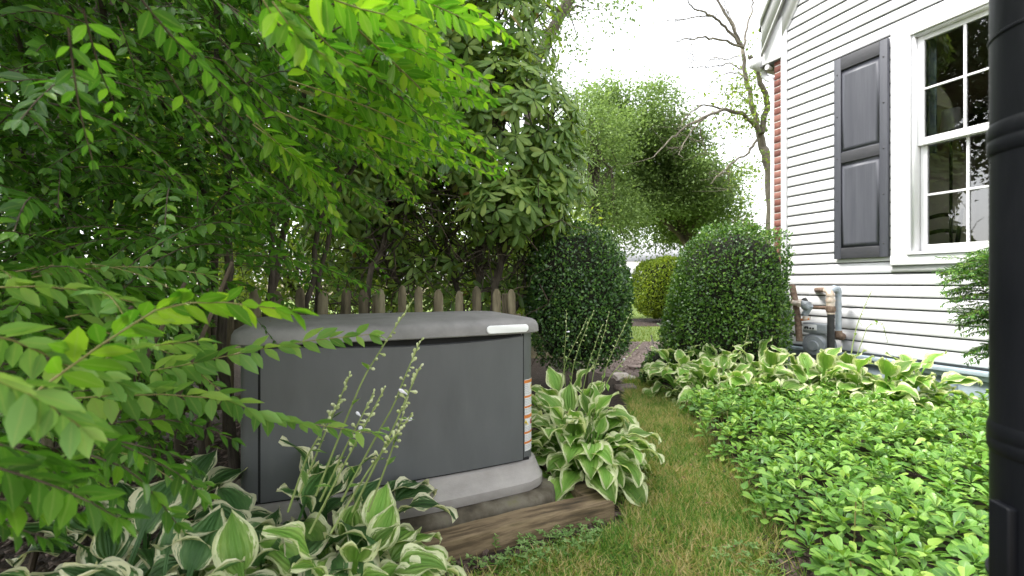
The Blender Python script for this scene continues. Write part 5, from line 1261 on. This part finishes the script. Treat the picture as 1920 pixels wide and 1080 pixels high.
def sprigs():
    b = Vector((-1.15, .75, 0)); t = thing('leafy_shrub', 'shrub with long light green sprigs reaching in front of the generator', 'shrub', b)
    for i in range(5):
        MB().tube([(-2.0+.1*i, 1.3+.05*i, 0), (-1.75+.1*i, 1.15+.05*i, .45), (-1.1+.08*i, .8+.06*i, .7), (-.95+.07*i, .85+.06*i, .85+.05*i)], [.011, .009, .006, .004], 7).build('stem', M['twig'], t, smooth=True)
    O, D, N_, S, TW = [], [], [], [], []
    B = [([(60, 740), (170, 660), (290, 575), (400, 562), (545, 582)], .58, .72, .058, 17), ([(250, 700), (330, 688), (440, 664), (560, 640), (692, 627)], .86, 1.12, .066, 19), ([(90, 750), (200, 742), (330, 738), (420, 744), (500, 782), (580, 795), (695, 812)], .76, 1.12, .066, 22),
         ([(150, 690), (260, 650), (370, 640)], .72, .8, .055, 9), ([(-60, 620), (40, 640), (130, 690), (230, 720)], .55, .72, .055, 11), ([(-40, 540), (90, 535), (200, 552), (330, 590)], .72, .85, .055, 13), ([(60, 520), (180, 500), (300, 500), (385, 515)], .95, 1.05, .05, 13), ([(180, 620), (280, 640), (380, 700), (440, 760)], .9, 1.02, .05, 12), ([(-80, 690), (20, 720), (100, 760), (150, 800)], .42, .5, .055, 9)]
    for pts, Y0, Y1, ls, n in B:
        k = len(pts); spray([P(x, y, Y0+(Y1-Y0)*i/(k-1)) for i, (x, y) in enumerate(pts)], n, ls, O, D, N_, S, TW, .72, .0017, jit=.2, roll=rng.uniform(.6, 1.15))
    q0 = 2*17+1; A0 = [np.array(z[:q0]) for z in (O, D, N_, S)]; split_leaves('leaf', T_PRIVET, A0[0], frames(A0[1], A0[2]), A0[3], M['privet_backlit'], t, 60); del O[:q0], D[:q0], N_[:q0], S[:q0]
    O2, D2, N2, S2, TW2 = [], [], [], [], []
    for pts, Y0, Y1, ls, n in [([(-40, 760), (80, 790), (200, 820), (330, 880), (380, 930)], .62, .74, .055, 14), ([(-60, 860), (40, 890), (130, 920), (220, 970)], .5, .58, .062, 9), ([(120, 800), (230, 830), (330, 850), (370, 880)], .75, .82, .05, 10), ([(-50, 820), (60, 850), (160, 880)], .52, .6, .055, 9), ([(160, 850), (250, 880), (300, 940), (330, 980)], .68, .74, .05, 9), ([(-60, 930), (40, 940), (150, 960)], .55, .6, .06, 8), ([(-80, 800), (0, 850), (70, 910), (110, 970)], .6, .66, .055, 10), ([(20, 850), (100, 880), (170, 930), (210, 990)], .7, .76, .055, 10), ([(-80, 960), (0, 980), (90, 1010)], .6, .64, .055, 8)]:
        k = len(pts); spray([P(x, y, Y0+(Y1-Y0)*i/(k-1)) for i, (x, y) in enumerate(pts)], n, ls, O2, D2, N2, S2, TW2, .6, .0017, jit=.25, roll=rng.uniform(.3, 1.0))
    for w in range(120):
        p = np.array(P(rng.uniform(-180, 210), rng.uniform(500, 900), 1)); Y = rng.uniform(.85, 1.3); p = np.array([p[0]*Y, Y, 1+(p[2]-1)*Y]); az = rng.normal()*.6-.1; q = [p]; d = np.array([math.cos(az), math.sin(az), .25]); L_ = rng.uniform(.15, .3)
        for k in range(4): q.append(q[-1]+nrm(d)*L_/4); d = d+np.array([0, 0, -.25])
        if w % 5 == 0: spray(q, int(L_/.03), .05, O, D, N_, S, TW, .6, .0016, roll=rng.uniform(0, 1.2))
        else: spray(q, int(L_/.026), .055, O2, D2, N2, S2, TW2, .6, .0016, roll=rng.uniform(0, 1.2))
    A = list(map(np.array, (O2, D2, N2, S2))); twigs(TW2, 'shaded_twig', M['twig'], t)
    split_leaves('leaf', T_PRIVET, A[0], frames(A[1], A[2]), A[3], M['privet'], t, 130, None, 'shaded_foliage')  # low sprigs take the darker leaf colour, the hedge's shade put into it
    A = list(map(np.array, (O, D, N_, S)))
    twigs(TW, 'twig', M['green_twig'], t)
    split_leaves('leaf', T_PRIVET, A[0], frames(A[1], A[2]), A[3], M['sprig'], t, 170)
sprigs()

# ------------------------------------------------------------------ yew by the window
def yew():
    b = Vector((2.74, 2.75, 0)); t = thing('yew', 'yew with feathery needle sprays by the window and the black post', 'shrub', b)
    MB().tube([(2.95, 2.6, 0), (2.95, 2.62, .5), (2.9, 2.65, 1.05)], [.03, .025, .01], 8).build('trunk', M['bark'], t, smooth=True)
    O, D, N_, S, TW = [], [], [], [], []
    for i in range(230):
        z = rng.uniform(.58, 1.18); a = rng.uniform(0, 6.28); r = .33*(1-abs(z-.95)/.8)
        p = np.array([2.93, 2.62, z]); d = np.array([math.cos(a), math.sin(a), rng.uniform(.2, .9)]); L_ = r+rng.uniform(0, .06); q = [p+d*L_*k/4+np.array([0, 0, -.02*k*k*.5]) for k in range(5)]
        if z < .68 and rng.random() < .5: continue
        q = np.array(q); TW.append((q, .003))
        for k in range(46):
            f = .35+.65*k/45; j = f*4; c = np.array([np.interp(j, range(5), q[:, m]) for m in range(3)]); tt = nrm(q[-1]-q[-2]); sd = nrm(np.cross(tt, [rng.normal()*.6, rng.normal()*.6, 1.]))
            for sg in (-1, 1): O.append(c); D.append(sd*sg+tt*.7+rng.normal(size=3)*.2); N_.append(np.array([0, 0, 1.])+rng.normal(size=3)*.3); S.append((.036*rng.uniform(.6, 1.1), .010, .02))
    sc_ = np.array([(w*1.0, l, .01) for l, _, w in [(s[0], 0, .013) for s in S]])
    twigs(TW, 'twig', M['twig'], t)
    scatter('needle_cover', T_BOX, O, frames(np.array(D), np.array(N_)), np.stack([sc_[:, 0], sc_[:, 1], sc_[:, 2]], 1), M['yew'], t)
yew()

# ------------------------------------------------------------------ grass, weeds, chips
XL = [(.8, -.2), (1.35, -.32), (1.58, -.22), (1.92, .44), (2.3, .56), (2.7, .68), (3.2, .86), (4.06, 1.06), (4.5, 1.16)]
def grass():
    n = 90000; y = 1.25+3.4*rng.random(n)**1.35; xl = np.interp(y, [q[0] for q in XL], [q[1] for q in XL]); xr = np.interp(y, [q[0] for q in XR], [q[1] for q in XR])
    x = xl-.03+(xr-xl+.08)*rng.random(n); p = np.stack([x, y, 0*x], -1)
    td = (p[:, 0]-t0[0])*(-tu[1])+(p[:, 1]-t0[1])*tu[0]     # distance in front of the timber
    p = p[(td < -.045-.03*rng.random(n)) | (p[:, 0] > .47) & (rng.random(n) < .9)]; n = len(p)
    bald = wob(p, 3.1, 2)+.5*wob(p, 8, 5); keep = rng.random(n) < np.clip(.75+.55*bald, .16, 1); p = p[keep]; n = len(p)
    tall = wob(p, 5, 9); h = .022+.016*rng.random(n)+.018*np.clip(tall, 0, 1); e = np.minimum(p[:, 0]-np.interp(p[:, 1], [q[0] for q in XL], [q[1] for q in XL]), np.interp(p[:, 1], [q[0] for q in XR], [q[1] for q in XR])-p[:, 0])
    h *= 1+.9*np.clip(1-e/.09, 0, 1)*(rng.random(n) < .5)
    lie = rng.random(n); d = rng.normal(size=(n, 3))*np.array([.75, .75, .1])+np.array([0, 0, 1.])*np.where(lie < .35, .12, .85)[:, None]
    o = scatter('grass', T_BLADE, p, frames(d, rand_dirs(n)), np.stack([.0034+.002*rng.random(n), h*1.15*rng.uniform(.8, 1.5, n), np.ones(n)], 1), M['grass'])
    tag(o, 'worn patchy lawn grass along the narrow path', 'grass')
    n = 16000; p = np.stack([rng.uniform(.6, 7, n), 7.6+rng.random(n)**1.6*17, np.full(n, .004)], -1); k = ~((p[:, 1] > 10.3) & (p[:, 1] < 12.4)); p = p[k]; n = len(p)
    o = scatter('grass', T_BLADE, p, frames(rng.normal(size=(n, 3))*np.array([.5, .5, .1])+np.array([0, 0, 1.]), rand_dirs(n)), np.stack([np.full(n, .012), .05*rng.uniform(.7, 1.4, n), np.ones(n)], 1), M['far_grass'])
    tag(o, 'brighter lawn grass beyond the mulched path', 'grass')
grass()
def clover():
    n = 170; a = rng.uniform(0, 6.28, n); r = np.sqrt(rng.random(n)); u = r*np.cos(a); v = r*np.sin(a)
    c = np.stack([.20+.19*u*.9, 1.74+.08*u+.12*v, 0*u], -1)
    c2 = np.stack([.83+.11*u[:50], 1.60+.1*v[:50], 0*u[:50]], -1); c3 = np.stack([-.02+.13*u[:45], 1.58+.07*v[:45], 0*u[:45]], -1); c = np.concatenate([c, c2, c3])
    O, D, N_, S = [], [], [], []
    for p in c:
        z = rng.uniform(.012, .05); a0 = rng.uniform(0, 6)
        for k in range(rng.integers(3, 6)):
            q = a0+k*1.5; O.append(p+np.array([0, 0, z])); D.append((math.cos(q), math.sin(q), rng.uniform(-.1, .5))); N_.append((rng.normal()*.2, rng.normal()*.2, 1)); S.append(rng.uniform(.011, .022))
    o = scatter('clover', T_SIMPLE, O, frames(np.array(D), np.array(N_)), S, M['weed']); o.data.transform(Matrix.Identity(4))
    tag(o, 'small leaved clover and weeds in the grass below the timber', 'weeds')
clover()
for px, py, h, l in ((930, 1040, .075, 'little upright weed against the timber, the taller of a pair'), (975, 1030, .06, 'little weed beside the taller one at the foot of the timber'), (848, 1076, .055, 'young seedling at the near end of the timber')):
    g_ = G(px, py); t = thing('weed', l, 'weed', g_, 'weeds at the foot of the timber'); b = np.array(g_)
    st = MB().tube([b, b+np.array([.004, -.004, h*.5]), b+np.array([.002, 0, h])], .0012, 5).build('stem', M['green_twig'], t)
    me = tpl_mesh('leaf', T_SIMPLE, M['weed']); O, D, S = [], [], []
    for k in range(16):
        O.append(b+np.array([0, 0, h*(.35+.65*k/15)])); a = k*2.4; D.append((math.cos(a), math.sin(a), .25)); S.append(.018*(1.2-.5*k/15))
    single_leaves('leaf', me, O, frames(np.array(D), np.tile([0, 0, 1.], (16, 1))), S, t)
def chips():
    n = 2600; p = np.stack([rng.uniform(.8, 3.0, n), rng.uniform(4.35, 7.6, n), np.full(n, .012)], -1); k = in_poly(p[:, 0], p[:, 1], [(1.12, 4.45), (1.25, 4.3), (1.5, 4.7), (1.9, 5.6), (2.5, 6.6), (3.0, 7.5), (2.2, 7.75), (1.5, 7.5), (.9, 6.6), (.8, 5.4)]); p = p[k]
    def lay(p, mat, label):
        n = len(p); d = rand_dirs(n)*np.array([1, 1, .25])
        o = scatter('mulch_chips', tpl, p, frames(d, np.array([0, 0, 1.])+rng.normal(size=(n, 3))*.25), np.stack([rng.uniform(.008, .02, n), rng.uniform(.02, .06, n), rng.uniform(.01, .03, n)], 1), mat, smooth=False); tag(o, label, 'mulch')
    tpl = (np.array([(-.5, -.5, 0), (.5, -.5, 0), (.5, .5, 0), (-.5, .5, 0), (-.4, -.4, .25), (.45, -.4, .3), (.4, .45, .2), (-.45, .4, .25)], float), [(0, 1, 5, 4), (1, 2, 6, 5), (2, 3, 7, 6), (3, 0, 4, 7), (4, 5, 6, 7)], np.zeros((8, 2)))
    lay(p, M['chip_pale'], 'faded bark mulch at the far end of the grass path'); p = np.zeros((0, 3))
    m = 5000; q = np.stack([rng.uniform(-2.2, .5, m), rng.uniform(.7, 3.2, m), np.full(m, .008)], -1); q = q[in_poly(q[:, 0], q[:, 1], left_bed)]; p = np.concatenate([p, q])
    s = 900; yy = rng.uniform(1.3, 4.2, s); q = np.stack([np.interp(yy, [a[0] for a in XR], [a[1] for a in XR])+rng.uniform(-.02, .12, s), yy, np.full(s, .008)], -1); p = np.concatenate([p, q]); n = len(p)
    lay(p, M['chip'], 'shredded dark bark mulch scattered over the planting beds')
chips()
def dry_leaves():
    n = 160; p = np.stack([rng.uniform(-.2, 1.1, n), rng.uniform(1.5, 3.6, n), rng.uniform(.015, .03, n)], -1); k = in_poly(p[:, 0], p[:, 1], [(-.25, 1.5), (.44, 1.9), (.86, 3.2), (1.1, 4), (1.2, 4), (1.1, 2.3), (.95, 1.5)]); p = p[k]; n = len(p)
    o = scatter('fallen_leaves', T_SIMPLE, p, frames(rand_dirs(n)*np.array([1, 1, .3]), np.array([0, 0, 1.])+rng.normal(size=(n, 3))*.3), rng.uniform(.015, .035, n), M['dry_leaf']); tag(o, 'dry brown leaves lying in the worn grass', 'leaves')
dry_leaves()
# leaf litter on the generator lid
def rock(name, label, c, r, mat, seed, flat=.5, group=None):
    g = np.random.default_rng(seed); bm = bmesh.new(); bmesh.ops.create_icosphere(bm, subdivisions=2, radius=1)
    for v in bm.verts:
        q = np.array(v.co); k = 1+.25*math.sin(q[0]*3+seed)+.18*math.sin(q[1]*4+seed*2)+.1*g.normal()
        v.co = Vector((np.clip(q[0]*1.25*k, -1, 1)*r[0], np.clip(q[1]*1.25*k, -1, 1)*r[1], max(-.6, min(.75, q[2]*1.2*k))*r[2]))
    me = bpy.data.meshes.new(name); bm.to_mesh(me); bm.free(); me.materials.append(mat); o = link(name, me, None, c); return tag(o, label, 'stone', group)
rock('stepping_stone', 'flat pale pinkish stone lying where the grass meets the mulch', G(1172, 708, .02), (.11, .13, .04), M['stone'], 3)
for i, (px, py, r, l) in enumerate(((1195, 690, .09, 'brown stone behind the flat pale stone'), (1172, 728, .07, 'brown stone before the flat pale stone'), (1208, 712, .06, 'small brown stone at the edge of the grass'), (1216, 682, .08, 'brown stone next to the small sprouting evergreen'))):
    rock('edging_stone', l, G(px, py, .02), (r*1.3, r, .045), M['stone_dark'], 11+i, group='brown stones at the end of the path')
def plume():
    b = Vector(G(1236, 668)); b.x, b.y = 1.62, 5.0; b.z = 0; t = thing('astilbe', 'pale dried plume standing in front of the tall clipped shrub', 'plant', b)
    for k, (dx, dz, h) in enumerate(((-.06, 0, .42), (.0, 0, .34), (.05, .0, .50), (-.11, 0, .30))):
        base = np.array([b.x+dx*.4, b.y-.02*k, 0]); top = np.array([b.x+dx*1.5, b.y-.02*k, h])
        st = MB().tube([base, (base+top)/2+np.array([.01, 0, 0]), top], .003, 5).build('stem', M['twig'], t)
        n = 160; f = .45+.55*rng.random(n); o = base+(top-base)*f[:, None]; d = rng.normal(size=(n, 3))*np.array([1, 1, .4])+np.array([0, 0, 1.0])
        scatter('plume', T_BOX, o, frames(d, rand_dirs(n)), np.stack([np.full(n, .014), .07*(1.15-f), np.full(n, .01)], 1), M['plume'], st)
plume()
def lid_litter():
    n = 40; a = rng.uniform(.05, 1.1, n); b = rng.uniform(.12, .5, n); p = np.array([GP(x, y, .8525-.004*(abs(y-.32)/.2)**2) for x, y in zip(a, b)])
    o = scatter('leaf_litter', T_SIMPLE, p, frames(rand_dirs(n)*np.array([1, 1, .1]), np.tile([0, 0, 1.], (n, 1))), rng.uniform(.006, .016, n), M['dry_leaf']); tag(o, 'tiny bits of leaf litter on the generator lid', 'litter')
lid_litter()
